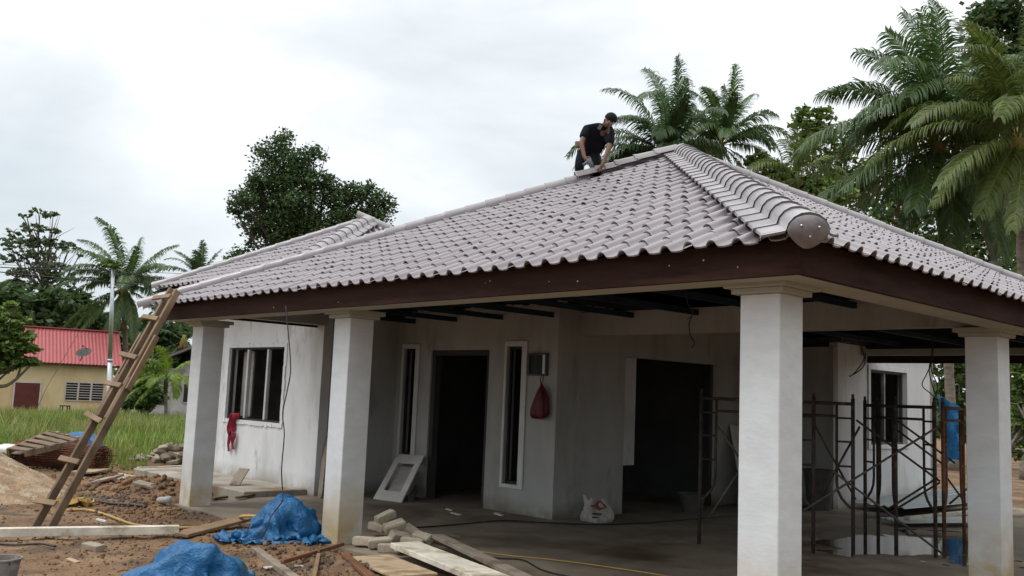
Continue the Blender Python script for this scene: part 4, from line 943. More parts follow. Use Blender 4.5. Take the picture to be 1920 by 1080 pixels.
cable([(x, y, 0.010) for x, y, z in ((-4.887, 1.02, 0.0), (-4.183, 0.878, -0.0), (-3.585, 0.879, 0.0), (-3.331, 1.03, 0.0), (-2.837, 0.816, 0.0), (-2.326, 0.823, 0.0))], 0.008, 'black_rubber', 'black cable on the floor curving right of the block heap')
cable([(x, y, 0.010) for x, y, z in ((-4.234, 0.92, 0.0), (-3.655, 1.052, 0.0), (-3.168, 1.306, 0.0), (-2.537, 1.511, 0.0), (-1.804, 1.663, 0.0))], 0.007, 'hose_yellow', 'thin yellow string lying across the carport floor', 'string', 'string')
cable([(-2.03, 1.781, 2.634), (-2.023, 1.809, 2.509), (-1.995, 1.851, 2.435), (-2.026, 1.838, 2.318), (-2.022, 1.861, 2.208), (-2.001, 1.893, 2.149), (-2.018, 1.884, 2.098)], 0.006, 'black_rubber', 'loose electric wire dangling from the carport roof left of the corner column')
cable([(-1.992, 1.854, 2.435), (-2.008, 1.845, 2.389), (-2.038, 1.818, 2.363)], 0.004, 'black_rubber', 'short wire stub branching off the dangling carport wire')
for k, pts in enumerate(([(-3.098, 7.511, 2.711), (-3.083, 7.563, 2.497), (-3.06, 7.615, 2.329), (-3.146, 7.557, 2.147), (-3.215, 7.499, 2.059)], [(-3.04, 7.624, 2.407), (-3.066, 7.626, 2.229), (-3.136, 7.569, 2.132), (-3.226, 7.488, 2.058)])):
    cable(pts, 0.008, 'black_rubber', ('bent wire hanging under the rear beam at the left of the side wall', 'second bent wire beside it at the left of the side wall')[k], group='wires hanging under the rear beam')
for k, pts in enumerate(([(-2.144, 7.778, 2.741), (-2.161, 7.826, 2.355), (-2.23, 7.792, 2.129), (-2.286, 7.761, 1.963), (-2.21, 7.861, 1.849), (-2.162, 7.923, 1.778)], [(-2.17, 7.814, 2.37), (-2.207, 7.809, 2.167), (-2.18, 7.879, 1.925), (-2.15, 7.931, 1.801)], [(-2.148, 7.802, 2.578), (-2.185, 7.827, 2.206), (-2.137, 7.92, 1.949), (-2.19, 7.899, 1.746)])):
    cable(pts, 0.007, 'black_rubber', ('looped wire hanging at the right end of the side wall, widest loop', 'middle wire of the bunch at the right end of the side wall', 'rightmost wire of the bunch at the end of the side wall')[k], group='wires hanging under the rear beam')

# ---------------------------------------------------------------- bag, cloth, sack, buckets, odds and ends
bg = MB(); bc = Vector((-5.487, 3.4, 1.538)); N = 20; vs = []
prof = [(0.012, 0.235), (0.018, 0.20), (0.06, 0.13), (0.11, 0.02), (0.145, -0.12), (0.15, -0.2), (0.12, -0.235), (0.0, -0.24)]
for r_, h_ in prof:
    for k in range(N):
        a = 2 * math.pi * k / N; w_ = 1 + 0.14 * math.sin(5 * a + 3 * h_) + 0.08 * math.sin(9 * a)
        vs.append(bc + Vector((r_ * math.cos(a) * w_ * 0.98 - 0.03 * (h_ < -0.1), r_ * math.sin(a) * w_ * 0.55, h_ + 0.012 * math.sin(3 * a))))
bg.add(vs, [(i * N + k, i * N + (k + 1) % N, (i + 1) * N + (k + 1) % N, (i + 1) * N + k) for i in range(len(prof) - 1) for k in range(N)])
bagr = thing('plastic_bag', 'red plastic bag hanging on the wall under the meter box', 'bag', tuple(bc - Vector((0, 0, 0.24))))
bg.build('bag_body', 'bag_red', bagr, smooth=True)
MB().tube(spline([bc + Vector((-0.01, 0, 0.22)), bc + Vector((-0.03, 0.01, 0.29)), bc + Vector((0.0, 0.02, 0.33)), bc + Vector((0.02, 0.01, 0.28)), bc + Vector((0.005, 0, 0.22))], 5), 0.006, 5).build('handle', 'bag_red', bagr)
cl = MB()
cl.bar((-11.46, 2.075, 1.05), (-11.18, 2.075, 1.06), 0.03, 0.10, (0, 0, 1))
vs = []; rows = 14
for j in range(rows + 1):
    t = j / rows
    for i in range(9):
        a = i / 8
        x = -11.50 + 0.26 * a * (1 - 0.35 * t) + 0.02 * math.sin(t * 7 + i); y = 2.07 - 0.025 * math.sin(a * 9 + t * 3) - 0.012
        vs.append((x, y, 1.08 - 0.36 * t * (1 if i < 5 else 0.8)))
cl.add(vs, [(j * 9 + i, j * 9 + i + 1, (j + 1) * 9 + i + 1, (j + 1) * 9 + i) for j in range(rows) for i in range(8)])
vs = []
for s_, (x0, l_) in enumerate(((-11.48, 0.32), (-11.33, 0.28))):
    base = len(vs)
    for j in range(9):
        t = j / 8
        for i in range(4):
            vs.append((x0 + 0.10 * i / 3 + 0.02 * math.sin(t * 5 + s_), 2.055 - 0.02 * math.sin(i * 2 + t * 4), 0.78 - l_ * t * (0.9 + 0.1 * i / 3)))
fs = [(s_ * 36 + j * 4 + i, s_ * 36 + j * 4 + i + 1, s_ * 36 + (j + 1) * 4 + i + 1, s_ * 36 + (j + 1) * 4 + i) for s_ in (0, 1) for j in range(8) for i in range(3)]
cl.add(vs, fs)
single(cl, 'red_cloth', 'cloth_red', 'dark red cloth draped over the sill of the wide window', 'cloth', smooth=True)
sk = thing('cement_sack', 'crumpled white and red cement sack standing at the foot of the inner wall', 'sack', (-4.839, 3.842, 0.0))
so = Vector((-4.909, 3.921, 0.0)); RM = rotz(0.75)
b = MB(); N = 24; vs = []
prof = [(1.0, 0.0), (1.10, 0.06), (1.08, 0.14), (0.92, 0.22), (0.74, 0.28), (0.60, 0.315), (0.45, 0.33), (0.22, 0.30), (0.0, 0.29)]
for r_, h_ in prof:
    for k in range(N):
        a = 2 * math.pi * k / N; w_ = 1 + 0.10 * math.sin(3 * a + 9 * h_) + 0.08 * math.sin(7 * a + 14 * h_)
        vs.append(so + RM @ Vector((0.185 * r_ * math.cos(a) * w_, 0.12 * r_ * math.sin(a) * w_, h_ * (0.72 + 0.25 * math.sin(2 * a + 0.5) * r_ + 0.12 * math.sin(5 * a)))))
b.add(vs, [(i * N + k, i * N + (k + 1) % N, (i + 1) * N + (k + 1) % N, (i + 1) * N + k) for i in range(len(prof) - 1) for k in range(N)])
b.build('sack_body', 'sack_paper', sk, rough=0.025, smooth=False)
fl = MB()
fq = [so + RM @ Vector(q) for q in ((-0.15, -0.04, 0.17), (-0.10, -0.07, 0.20), (-0.15, -0.05, 0.33), (-0.19, -0.02, 0.34))]
fl.add(fq + [p + Vector((0.006, 0.006, 0)) for p in fq], [(0, 1, 2, 3), (7, 6, 5, 4), (0, 4, 5, 1), (1, 5, 6, 2), (2, 6, 7, 3), (3, 7, 4, 0)]).build('torn_flap', 'sack_paper', sk)
fl = MB(); fq = [so + RM @ Vector(q) for q in ((-0.08, -0.10, 0.215), (0.03, -0.115, 0.165), (0.13, -0.02, 0.20), (0.05, 0.02, 0.28))]
fl.add(fq + [p - Vector((0.0, 0.0, 0.012)) for p in fq], [(0, 1, 2, 3), (7, 6, 5, 4), (0, 4, 5, 1), (1, 5, 6, 2), (2, 6, 7, 3), (3, 7, 4, 0)]).build('red_panel', 'sack_red', sk)
ink = MB()
for pz, l_ in ((0.115, 0.15), (0.07, 0.09)):
    q0, q1 = [so + RM @ Vector((x_, -0.140, pz)) for x_ in (-0.06, -0.06 + l_ * 0.8)]; ink.bar(q0, q1, 0.02, 0.018)
ink.build('print', 'sack_ink', sk)
def bucket(c, r, h, m, label, group=None):
    t = thing('bucket', label, 'bucket', c)
    MB().lathe(c, [(0.0, 0.0), (r * 0.72, 0.0), (r * 0.98, h * 0.96), (r * 1.06, h * 0.96), (r * 1.06, h), (r * 0.95, h), (r * 0.70, 0.02), (0.0, 0.02)], 24).build('bucket_body', m, t, smooth=False)
    c = Vector(c); MB().tube([c + Vector((r * math.cos(a), 0.02, h * 0.93 - r * 0.9 * math.sin(a) * 0.35)) for a in [math.pi * k / 12 for k in range(13)]], 0.005, 5).build('handle', 'bucket_dark', t)
bucket((-4.417, -3.272, -0.04), 0.135, 0.285, 'bucket_grey', 'cement crusted grey bucket at the lower left edge of the picture')
bucket((-4.945, 6.083, 0.0), 0.2, 0.27, 'bucket_dark', 'dark bucket on the floor beside the big dark opening')
bucket((-4.193, 8.439, -0.0), 0.24, 0.62, 'bucket_dark', 'tall dark bin behind the scaffold by the shaded wall')
b = MB(); p = Vector((-8.71, -0.186, 0.0)); p.z = gz(p.x, p.y) + 0.06
b.tube([p + Vector((-0.10, -0.05, 0)), p + Vector((-0.06, -0.03, 0.0)), p + Vector((0.02, 0.01, 0.01)), p + Vector((0.08, 0.04, 0.02)), p + Vector((0.10, 0.05, 0.03))], [0.015, 0.045, 0.042, 0.05, 0.02], 10)
single(b, 'plastic_bottle', 'sack_paper', 'dirty white plastic bottle lying on clods left of the first column', 'bottle', smooth=True)
single(MB().tube([Vector((-7.579, -1.43, 0.02)), Vector((-7.38, -1.405, 0.02))], 0.018, 8), 'pipe_offcut', 'plastic_white', 'short white pipe offcut on the mud right of the ladder foot', 'pipe')
yp = Vector((-9.241, -1.108, 0.0)); b = MB()
vs = [(yp.x + 0.28 * (i / 9 - 0.5) + 0.03 * math.sin(j * 2.0), yp.y + 0.4 * (j / 9 - 0.5), gz(yp.x, yp.y) + 0.05 + 0.05 * math.sin(i * 1.3) * math.sin(j * 1.1) + 0.03 * math.sin(i * 2.9 + j)) for i in range(10) for j in range(10)]
b.add(vs, [(i * 10 + j, (i + 1) * 10 + j, (i + 1) * 10 + j + 1, i * 10 + j + 1) for i in range(9) for j in range(9)])
single(b, 'plastic_sheet', 'hose_yellow', 'crumpled yellow plastic wrapper on the dirt behind the ladder foot', 'wrapper')
# thin scraps on the ground
for k, (p, s, rz, m, lab) in enumerate((((-5.539, -2.37, 0.0), 0.07, 0.3, 'board_tan', 'small pale scrap of board below the long white beam'), ((-5.716, 1.126, 0.0), 0.05, 0.8, 'plastic_white', 'tiny white scrap on the floor behind the block heap'),
        ((-6.637, 2.878, 0.0), 0.05, 0.2, 'plastic_white', 'white scrap on the floor before the front doorway, left one'), ((-6.253, 2.675, 0.0), 0.07, 0.4, 'plastic_white', 'white scrap on the floor before the front doorway, right one'),
        ((-5.959, 3.167, 0.0), 0.07, 0.1, 'plastic_white', 'white sliver on the floor below the right slit window'), ((-4.841, 1.419, 0.0), 0.08, 0.9, 'wood_grey', 'small twisted scrap on the floor beyond the block heap'),
        ((-4.153, -0.933, 0.0), 0.04, 1.2, 'plastic_white', 'white scrap beside the reddish batten'), ((-4.217, -1.184, -0.0), 0.06, 2.0, 'plastic_white', 'white sliver beside the grey timber stick'))):
    z = gz(p[0], p[1]) if p[1] < -0.02 else 0.0
    o = single(MB().obox((p[0], p[1], z + 0.012), (s * 2, s * 0.7, 0.012), euler(0.1, 0.12, rz)), 'scrap', m, lab, 'scrap', 'scraps on the ground')
# clods of mud and gravel round the slab
cv, cf = [], []; r3_ = np.random.RandomState(8)
ico = bmesh.new(); bmesh.ops.create_icosphere(ico, subdivisions=1, radius=1); iv = np.array([v.co[:] for v in ico.verts]); ifc = np.array([[v.index for v in f.verts] for f in ico.faces]); ico.free()
def clods(n, cx, cy, sx, sy, s0, s1):
    for k in range(n):
        x, y = cx + r3_.randn() * sx, cy + r3_.randn() * sy
        if y > -0.05 and x > -9: continue
        s = s0 + (s1 - s0) * r3_.rand() ** 3
        v = iv * (s * (0.6 + 0.8 * r3_.rand(3))) * (0.75 + 0.5 * r3_.rand(len(iv), 1)) + np.array((x, y, gz(x, y) + s * 0.25))
        cf.append(ifc + len(cv) * len(iv)); cv.append(v)
clods(1100, -10.0, 0.1, 1.1, 0.42, 0.008, 0.05); clods(900, -6.8, -1.3, 2.0, 0.7, 0.004, 0.02); clods(900, -4.6, -0.75, 1.2, 0.35, 0.004, 0.026); clods(400, -12.8, 0.6, 1.2, 0.6, 0.008, 0.045); clods(600, -8.6, -0.6, 0.9, 0.4, 0.006, 0.035)
clods(900, -5.7, -2.1, 0.9, 0.5, 0.003, 0.018); clods(500, -3.6, -1.0, 0.9, 0.3, 0.004, 0.022)
cm = np_mesh('mud_clods', np.concatenate(cv), np.concatenate(cf), 'mud_clods'); tag(cm, 'loose clods of brown mud scattered before the columns', 'dirt', kind='stuff')

# ---------------------------------------------------------------- scaffold
def scaffold(p, q, label, m='scaffold_dark', top=1.70, inner=(1, 1)):
    p, q = Vector((*p[:2], 0.0)), Vector((*q[:2], 0.0)); d = (q - p).normalized(); L = (q - p).length; Z = Vector((0, 0, 1))
    t = thing('scaffold_frame', label, 'scaffold frame', tuple(p.lerp(q, 0.5)), 'walk through scaffold frames under the carport')
    for c in (p, q):
        MB().tube([c, c + Z * top], 0.0215, 10).tube([c + Z * top, c + Z * (top + 0.05)], 0.016, 8).build('post', m, t, smooth=True)
    MB().tube([p + Z * (top - 0.06), q + Z * (top - 0.06)], 0.019, 8).build('top_bar', m, t, smooth=True)
    MB().tube([p + d * 0.17 + Z * (top - 0.20), q - d * 0.17 + Z * (top - 0.20)], 0.015, 8).build('lower_bar', m, t, smooth=True)
    for s, c in ((1, p), (-1, q)):
        e = c + d * s * 0.17
        MB().tube([e + Z * (top - 0.07), e + Z * 0.78, e + Z * 0.68 - d * s * 0.012, e + Z * 0.60 - d * s * 0.05, c + Z * 0.52 + d * s * 0.05, c + Z * 0.49], 0.0155, 8).build('inner_tube', m, t, smooth=True)
        for z in (0.95, 1.22, 1.48): MB().tube([c + Z * z, e + Z * z], 0.013, 6).build('rung', m, t, smooth=True)
        MB().tube([c + Z * 1.33, c + Z * 1.33 - vF * 0.05], 0.007, 6).tube([c + Z * 0.62, c + Z * 0.62 - vF * 0.05], 0.007, 6).build('lock_pin', m, t)
scaffold((-3.07, 3.57), (-2.02, 4.21), 'scaffold frame whose left leg stands before the dark opening left of the corner column')
scaffold((-2.76, 3.90), (-1.72, 4.53), 'scaffold frame whose right leg shows just right of the corner column')
scaffold((-1.45, 5.0), (-2.123, 6.017), 'scaffold frame standing almost edge on in front of the side window')
scaffold((-1.12, 5.25), (-2.197, 5.823), 'scaffold frame spanning the side window with its right leg in the puddle')
scaffold((-1.046, 5.301), (-1.279, 6.498), 'rusty orange scaffold frame beside the right column', m='scaffold_rust')
def brace(p, q, m, label): single(MB().tube([Vector(p), Vector(q)], 0.0125, 7), 'cross_brace', m, label, 'brace', 'scaffold cross braces', smooth=True)
brace((-1.989, 3.943, 0.476), (-1.044, 5.211, 1.442), 'brace_grey', 'long pale scaffold brace rising to the right across the side window')
brace((-1.803, 4.211, 0.911), (-1.043, 5.307, 0.023), 'brace_grey', 'long pale scaffold brace falling to the right into the puddle')
brace((-1.634, 4.441, 1.464), (-1.079, 5.279, 0.829), 'scaffold_dark', 'dark scaffold brace falling to the right below the side window')
brace((-1.625, 5.473, 1.464), (-1.312, 6.321, 0.99), 'scaffold_dark', 'upper dark scaffold brace right of the side window')
brace((-1.632, 5.485, 1.352), (-1.403, 6.231, 0.959), 'scaffold_dark', 'lower dark scaffold brace right of the side window')
brace((-1.634, 5.195, 0.462), (-1.217, 5.569, 0.843), 'scaffold_dark', 'upper of two short dark braces above the metal sheets')
brace((-1.62, 5.217, 0.421), (-1.203, 5.593, 0.79), 'scaffold_dark', 'lower of two short dark braces above the metal sheets')
brace((-1.955, 4.117, 1.387), (-1.786, 4.723, 0.581), 'scaffold_dark', 'steep dark scaffold brace just right of the corner column')
brace((-1.949, 4.253, 0.62), (-1.707, 4.668, 1.392), 'scaffold_dark', 'steep dark brace crossing the other one just right of the corner column')
brace((-2.58, 3.175, 1.336), (-2.39, 3.449, 0.903), 'brace_grey', 'faint brace disappearing behind the corner column on its left')
brace((-2.699, 3.217, 0.36), (-2.407, 3.422, 0.959), 'brace_grey', 'faint brace rising behind the corner column on its left')
brace((-1.47, 6.479, 0.8), (-1.308, 6.708, 0.452), 'scaffold_rust', 'rusty brace falling beside the right column')
brace((-1.465, 6.539, 0.475), (-1.295, 6.683, 0.68), 'scaffold_rust', 'rusty brace rising beside the right column')
# torn flap on the roof
single(MB().add([Vector((-6.251, 0.178, 2.713)), Vector((-6.069, 0.153, 2.7)), Vector((-6.147, 0.271, 2.805)), Vector((-6.28, 0.215, 2.75))] + [Vector((-6.277, 0.194, 2.716)), Vector((-6.095, 0.169, 2.703)), Vector((-6.173, 0.287, 2.808)), Vector((-6.306, 0.23, 2.753))],
       [(0, 1, 2, 3), (7, 6, 5, 4), (0, 4, 5, 1), (1, 5, 6, 2)]), 'tile_offcut', 'plastic_white', 'small white tile offcut lying loose near the roof eave', 'tile offcut')

# ---------------------------------------------------------------- palms
WIND = -ra * 0.38
def frond_mesh(start, d0, L, droop, rs, leaf=0.75, nl=46, width=0.05, hang=0.35, rr=0.03):
    """one feather leaf: (rachis MB, leaflet verts, leaflet faces)"""
    start, d = Vector(start), Vector(d0).normalized(); n = 16
    if d.z > -0.15: d = (d + Vector((0, 0, 0.34 * (1 - abs(d.z))))).normalized(); droop *= 1.5
    pts = [start]; dirs = [d]
    for i in range(n):
        t = (i + 1) / n
        d = (d + (Vector((0, 0, -1)) + WIND) * droop * (0.25 + 1.5 * t) / n * (1.15 - abs(d.z) * 0.4)).normalized()
        pts.append(pts[-1] + d * (L / n)); dirs.append(d)
    side0 = dirs[0].cross(Vector((0, 0, 1)))
    if side0.length < 0.15: side0 = dirs[0].cross(Vector((rs.gauss(0, 1), rs.gauss(0, 1), 0)))
    side0.normalize(); tw = rs.uniform(-0.5, 0.5)
    vs, fs = [], []
    for k in range(nl):
        t = 0.10 + 0.90 * (k / (nl - 1)); f = t * n; i = min(int(f), n - 1); p = pts[i].lerp(pts[i + 1], f - i); dd = dirs[min(i + 1, n)]
        s = (side0 - dd * side0.dot(dd)).normalized(); up = s.cross(dd)
        s = (s * math.cos(tw * t) + up * math.sin(tw * t)).normalized(); up = s.cross(dd)
        ll = leaf * (math.sin(math.pi * (0.12 + 0.80 * t)) ** 0.75) * (1.0 if t > 0.16 else 0.7)
        for sg in (-1, 1):
            if rs.random() < 0.05: continue
            l2 = ll * rs.uniform(0.85, 1.1)
            a = (s * sg * rs.uniform(0.85, 1.0) + dd * (0.30 + 0.75 * t) * rs.uniform(0.8, 1.2) + up * rs.uniform(-0.05, 0.30)).normalized()
            a2 = (a + Vector((0, 0, -1)) * hang * rs.uniform(0.7, 1.6)).normalized(); a3 = (a2 + Vector((0, 0, -1)) * hang * 1.3).normalized()
            w = (dd - a * dd.dot(a)).normalized() * width * 0.5 * (0.75 + 0.25 * math.sin(math.pi * t))
            m1, m2 = p + a * l2 * 0.35, p + a * l2 * 0.35 + a2 * l2 * 0.35; e = m2 + a3 * l2 * 0.30
            b = len(vs)
            vs += [p - w * 0.5, p + w * 0.5, m1 - w, m1 + w, m2 - w * 0.75, m2 + w * 0.75, e]
            fs += [(b, b + 1, b + 3, b + 2), (b + 2, b + 3, b + 5, b + 4), (b + 4, b + 5, b + 6)]
    return pts, vs, fs
def palm(crown, base, fronds, label, trunk_r=0.15, leaf=0.75, droop=1.0, m='frond_green', seed=1, group='coconut palms', width=0.05, nl=46, lean=0.0, rach='rachis', dry=0, name='palm_tree', bark='palm_bark', hang=0.35, nuts=True, trunk=True, dead=0, extra=0):
    rs = random.Random(seed); crown = Vector(crown); base = Vector((base[0], base[1], gz(base[0], base[1])))
    t = thing(name, label, 'palm tree', tuple(base), group)
    if trunk:
        mid = base.lerp(crown, 0.5) + Vector((lean, lean * 0.4, 0)); P = spline([base, mid, crown - Vector((0, 0, 0.25))], 14); rad = []
        for i in range(len(P)):
            q = i / (len(P) - 1); rad.append(trunk_r * (1.45 - 0.45 * min(1, q * 6)) * (1 - 0.35 * q) * (1.05 if i % 2 else 0.97))
        MB().tube(P, rad, 12).build('trunk', bark, t, smooth=True)
    Lm = sum(f[3] for f in fronds) / len(fronds)
    for k in range(extra):
        a, e = k * 2.4 + rs.uniform(-.3, .3), math.radians(rs.uniform(5, 78)); fronds = fronds + [(math.cos(a) * math.cos(e), math.sin(a) * math.cos(e), math.sin(e), Lm * rs.uniform(0.75, 1.05))]
    for i, (dx, dy, dz_, L) in enumerate(fronds):
        d = (Vector((dx, dy, dz_)) + Vector((rs.gauss(0, .10), rs.gauss(0, .10), rs.gauss(0, .07)))).normalized(); L *= 1.08 * rs.uniform(0.84, 1.1); old = dz_ < -0.35
        pts, vs, fs = frond_mesh(crown + d * 0.12, d, L, droop * rs.uniform(0.8, 1.2) * (0.75 if dz_ > 0.8 else 1.0), rs, leaf, nl, width, hang * (1.2 if old else 1.0))
        fr_ = MB().add(vs, fs).build('frond', m, t)
        r0 = 0.026 * L / 4
        MB().tube(pts, [r0 * (1 - 0.85 * k / (len(pts) - 1)) for k in range(len(pts))], 5).build('rachis', 'rachis_dry' if old or dz_ < -0.1 else rach, fr_)
    for k in range(dead):        # dry fronds hanging against the trunk
        a = rs.uniform(0, 6.28); pts, vs, fs = frond_mesh(crown - Vector((0, 0, 0.2)), Vector((math.cos(a), math.sin(a), -1.3)), 2.6, 1.2, rs, leaf * 0.6, 40, width, 1.2)
        fr_ = MB().add(vs, fs).build('frond', 'frond_dry', t); fr_['label'] = 'dry brown frond'
        MB().tube(pts, [0.025] * len(pts), 5).build('rachis', 'frond_dry', fr_)
    MB().tube([crown - Vector((0, 0, 0.55)), crown - Vector((0, 0, 0.1)), crown + Vector((0, 0, 0.35))], [trunk_r * 0.75, trunk_r * 1.25, trunk_r * 0.5], 9).build('crown_shaft', 'rachis_dry' if nuts else 'rachis', t, smooth=True)
    if nuts:
        nb = MB()
        for k in range(5):
            a = rs.uniform(0, 6.28); c = crown + Vector((0.28 * math.cos(a), 0.28 * math.sin(a), -0.3 - 0.1 * rs.random()))
            nb.lathe(c, [(0.0, -0.13), (0.08, -0.10), (0.11, 0.0), (0.08, 0.10), (0.0, 0.13)], 8)
        nb.build('coconuts', 'coconut_husk', t, smooth=True)['kind'] = 'stuff'
    return t
# big palm right of the roof
palm((-9.035, 25.512, 10.502), (-9.177, 26.947, 1.17), [(0.1, -0.31, 0.94, 4.4), (-0.06, 0.14, 0.99, 4.6), (0.14, -0.61, 0.78, 4.4), (-0.44, -0.35, 0.83, 4.5), (-0.16, -0.77, 0.62, 4.6), (-0.73, -0.37, 0.57, 4.5), (-0.14, -0.93, 0.34, 4.3), (-0.57, -0.77, 0.29, 4.7), (-0.92, -0.37, 0.14, 4.5), (-0.32, -0.95, -0.04, 4.6), (-0.55, -0.79, -0.26, 4.4), (0.61, -0.22, 0.76, 4.3), (0.14, 0.51, 0.85, 4.4), (0.65, 0.32, 0.69, 4.6), (0.9, 0.15, 0.4, 4.4), (0.46, 0.79, 0.4, 4.5), (0.9, 0.43, 0.1, 4.6), (0.61, 0.79, -0.09, 4.4), (0.91, 0.28, -0.32, 4.2), (-0.22, -0.74, -0.63, 3.6), (0.27, -0.73, -0.63, 3.4), (-0.03, -0.37, -0.93, 3.2), (0.45, -0.42, -0.78, 3.6), (0.42, -0.02, -0.91, 3.8), (0.69, -0.09, -0.72, 4.2), (0.59, 0.37, -0.72, 4.4), (0.37, 0.83, -0.41, 4.0), (-0.86, -0.34, -0.39, 3.8), (0.65, -0.72, 0.22, 3.6), (-0.62, 0.65, 0.45, 3.8)],
     'tall coconut palm with widely drooping fronds behind the right roof slope', trunk_r=0.17, leaf=1.2, droop=1.15, m='frond_green', seed=11, nl=88, width=0.058, hang=0.7, dead=3, extra=16)
# palm at the right edge
palm((-5.827, 23.194, 9.6), (-6.111, 24.303, 1.309), [(-0.0, -0.17, 0.99, 4.2), (0.05, -0.58, 0.81, 4.2), (-0.62, -0.28, 0.73, 4.2), (0.48, -0.25, 0.84, 4.2), (0.26, 0.38, 0.89, 4.2), (-0.29, -0.87, 0.39, 4.0), (-0.82, -0.52, 0.24, 4.0), (-0.32, -0.94, -0.09, 3.6), (-0.53, -0.75, -0.39, 3.4), (-0.1, -0.72, -0.69, 3.2), (0.28, -0.5, -0.82, 3.0), (0.31, -0.01, -0.95, 3.4), (0.66, 0.09, -0.74, 3.6), (0.57, 0.68, -0.46, 3.8), (0.9, 0.44, -0.0, 4.0), (0.38, 0.84, 0.39, 4.2), (0.78, 0.22, 0.59, 4.2), (0.36, -0.82, 0.45, 3.6)],
     'olive coconut palm cut off by the right edge of the picture', trunk_r=0.16, leaf=0.85, droop=1.1, m='frond_olive', seed=12, nl=80, width=0.056, hang=0.75, dead=2, extra=8)
# two palms behind the apex of the roof
palm((-21.329, 26.869, 12.422), (-21.923, 28.186, 0.991), [(0.16, -0.25, 0.96, 4.3), (-0.13, 0.2, 0.97, 4.3), (0.29, -0.55, 0.78, 4.2), (-0.33, -0.25, 0.91, 4.4), (-0.07, -0.7, 0.71, 4.3), (-0.63, -0.4, 0.67, 4.3), (-0.35, -0.82, 0.46, 4.4), (-0.83, -0.43, 0.35, 4.3), (-0.3, -0.95, 0.1, 4.2), (-0.69, -0.72, -0.01, 4.2), (-0.4, -0.88, -0.27, 4.2), (-0.77, -0.49, -0.4, 4.4), (-0.33, -0.75, -0.57, 3.9), (0.55, -0.18, 0.82, 4.0), (0.11, 0.46, 0.88, 3.9), (0.67, 0.21, 0.71, 3.6), (0.52, 0.72, 0.47, 3.4), (0.9, 0.43, 0.08, 3.2), (-0.08, -0.69, -0.72, 3.2), (0.24, -0.55, -0.8, 2.6), (0.52, -0.04, -0.85, 2.6), (0.69, -0.71, 0.14, 3.2)],
     'coconut palm rising behind the roof apex right of the worker', trunk_r=0.16, leaf=0.85, droop=1.2, m='frond_deep', seed=21, nl=84, width=0.062, hang=0.7, dead=1, extra=10)
palm((-22.916, 33.585, 14.664), (-23.735, 35.087, 0.748), [(0.3, -0.1, 0.95, 3.9), (0.18, 0.41, 0.9, 3.9), (0.3, -0.45, 0.84, 3.7), (-0.44, -0.12, 0.89, 3.8), (-0.09, -0.72, 0.69, 3.6), (-0.61, -0.49, 0.62, 3.4), (0.74, 0.16, 0.66, 4.0), (0.41, 0.71, 0.57, 4.0), (0.8, 0.54, 0.27, 4.2), (0.96, 0.28, -0.02, 3.9), (0.52, 0.83, -0.19, 3.8), (0.82, 0.33, -0.47, 3.6), (0.62, 0.28, -0.73, 3.2), (-0.14, -0.93, 0.34, 3.2), (-0.54, -0.84, 0.11, 3.0), (-0.38, -0.84, -0.39, 3.0), (0.76, -0.62, 0.22, 3.0), (-0.02, -0.62, -0.78, 3.0)],
     'smaller coconut palm right of the roof apex, leaning over its neighbour', trunk_r=0.15, leaf=0.85, droop=1.25, m='frond_green', seed=22, nl=80, width=0.066, hang=0.7, extra=8)
# palm beside the utility pole
palm((-55.409, 16.741, 7.315), (-55.587, 17.789, 0.036), [(0.16, -0.25, 0.96, 4.0), (-0.08, 0.25, 0.96, 4.0), (0.2, -0.54, 0.81, 4.0), (-0.4, -0.31, 0.86, 4.0), (-0.13, -0.75, 0.65, 3.8), (0.51, 0.01, 0.86, 3.8), (0.27, 0.52, 0.81, 3.8), (0.79, 0.24, 0.56, 3.7), (0.52, 0.72, 0.45, 3.7), (0.86, 0.5, 0.14, 3.9), (-0.76, -0.39, 0.53, 3.8), (-0.35, -0.91, 0.24, 3.8), (-0.75, -0.66, 0.04, 3.9), (-0.4, -0.86, -0.32, 4.0), (-0.79, -0.37, -0.48, 4.0), (-0.17, -0.67, -0.72, 3.8), (-0.21, -0.32, -0.92, 3.8), (0.29, -0.39, -0.88, 3.6), (0.36, -0.08, -0.93, 3.6), (0.44, 0.23, -0.87, 3.6), (0.75, 0.17, -0.64, 3.4), (0.49, 0.82, -0.31, 3.4), (0.88, 0.45, -0.16, 3.6)],
     'coconut palm with drooping fronds behind the utility pole and the red roof', trunk_r=0.2, leaf=0.85, droop=1.05, m='frond_green', seed=31, nl=74, width=0.075, hang=0.75, dead=2, extra=8)
palm((-68.343, 27.504, 10.104), (-68.969, 28.738, -1.041), [(-0.18, -0.35, 0.92, 2.6), (-0.08, -0.71, 0.7, 2.6), (0.41, 0.02, 0.91, 2.6), (0.28, 0.4, 0.87, 2.6), (0.32, -0.52, 0.79, 2.0), (0.37, -0.27, 0.89, 2.2), (0.78, 0.51, 0.35, 3.0), (-0.63, -0.71, 0.3, 3.0), (-0.38, -0.84, -0.39, 3.0), (0.84, 0.44, -0.32, 3.0)],
     'distant palm whose top just shows above the left roof slope', trunk_r=0.2, leaf=0.7, droop=0.7, m='frond_deep', seed=33, nl=40, width=0.09)
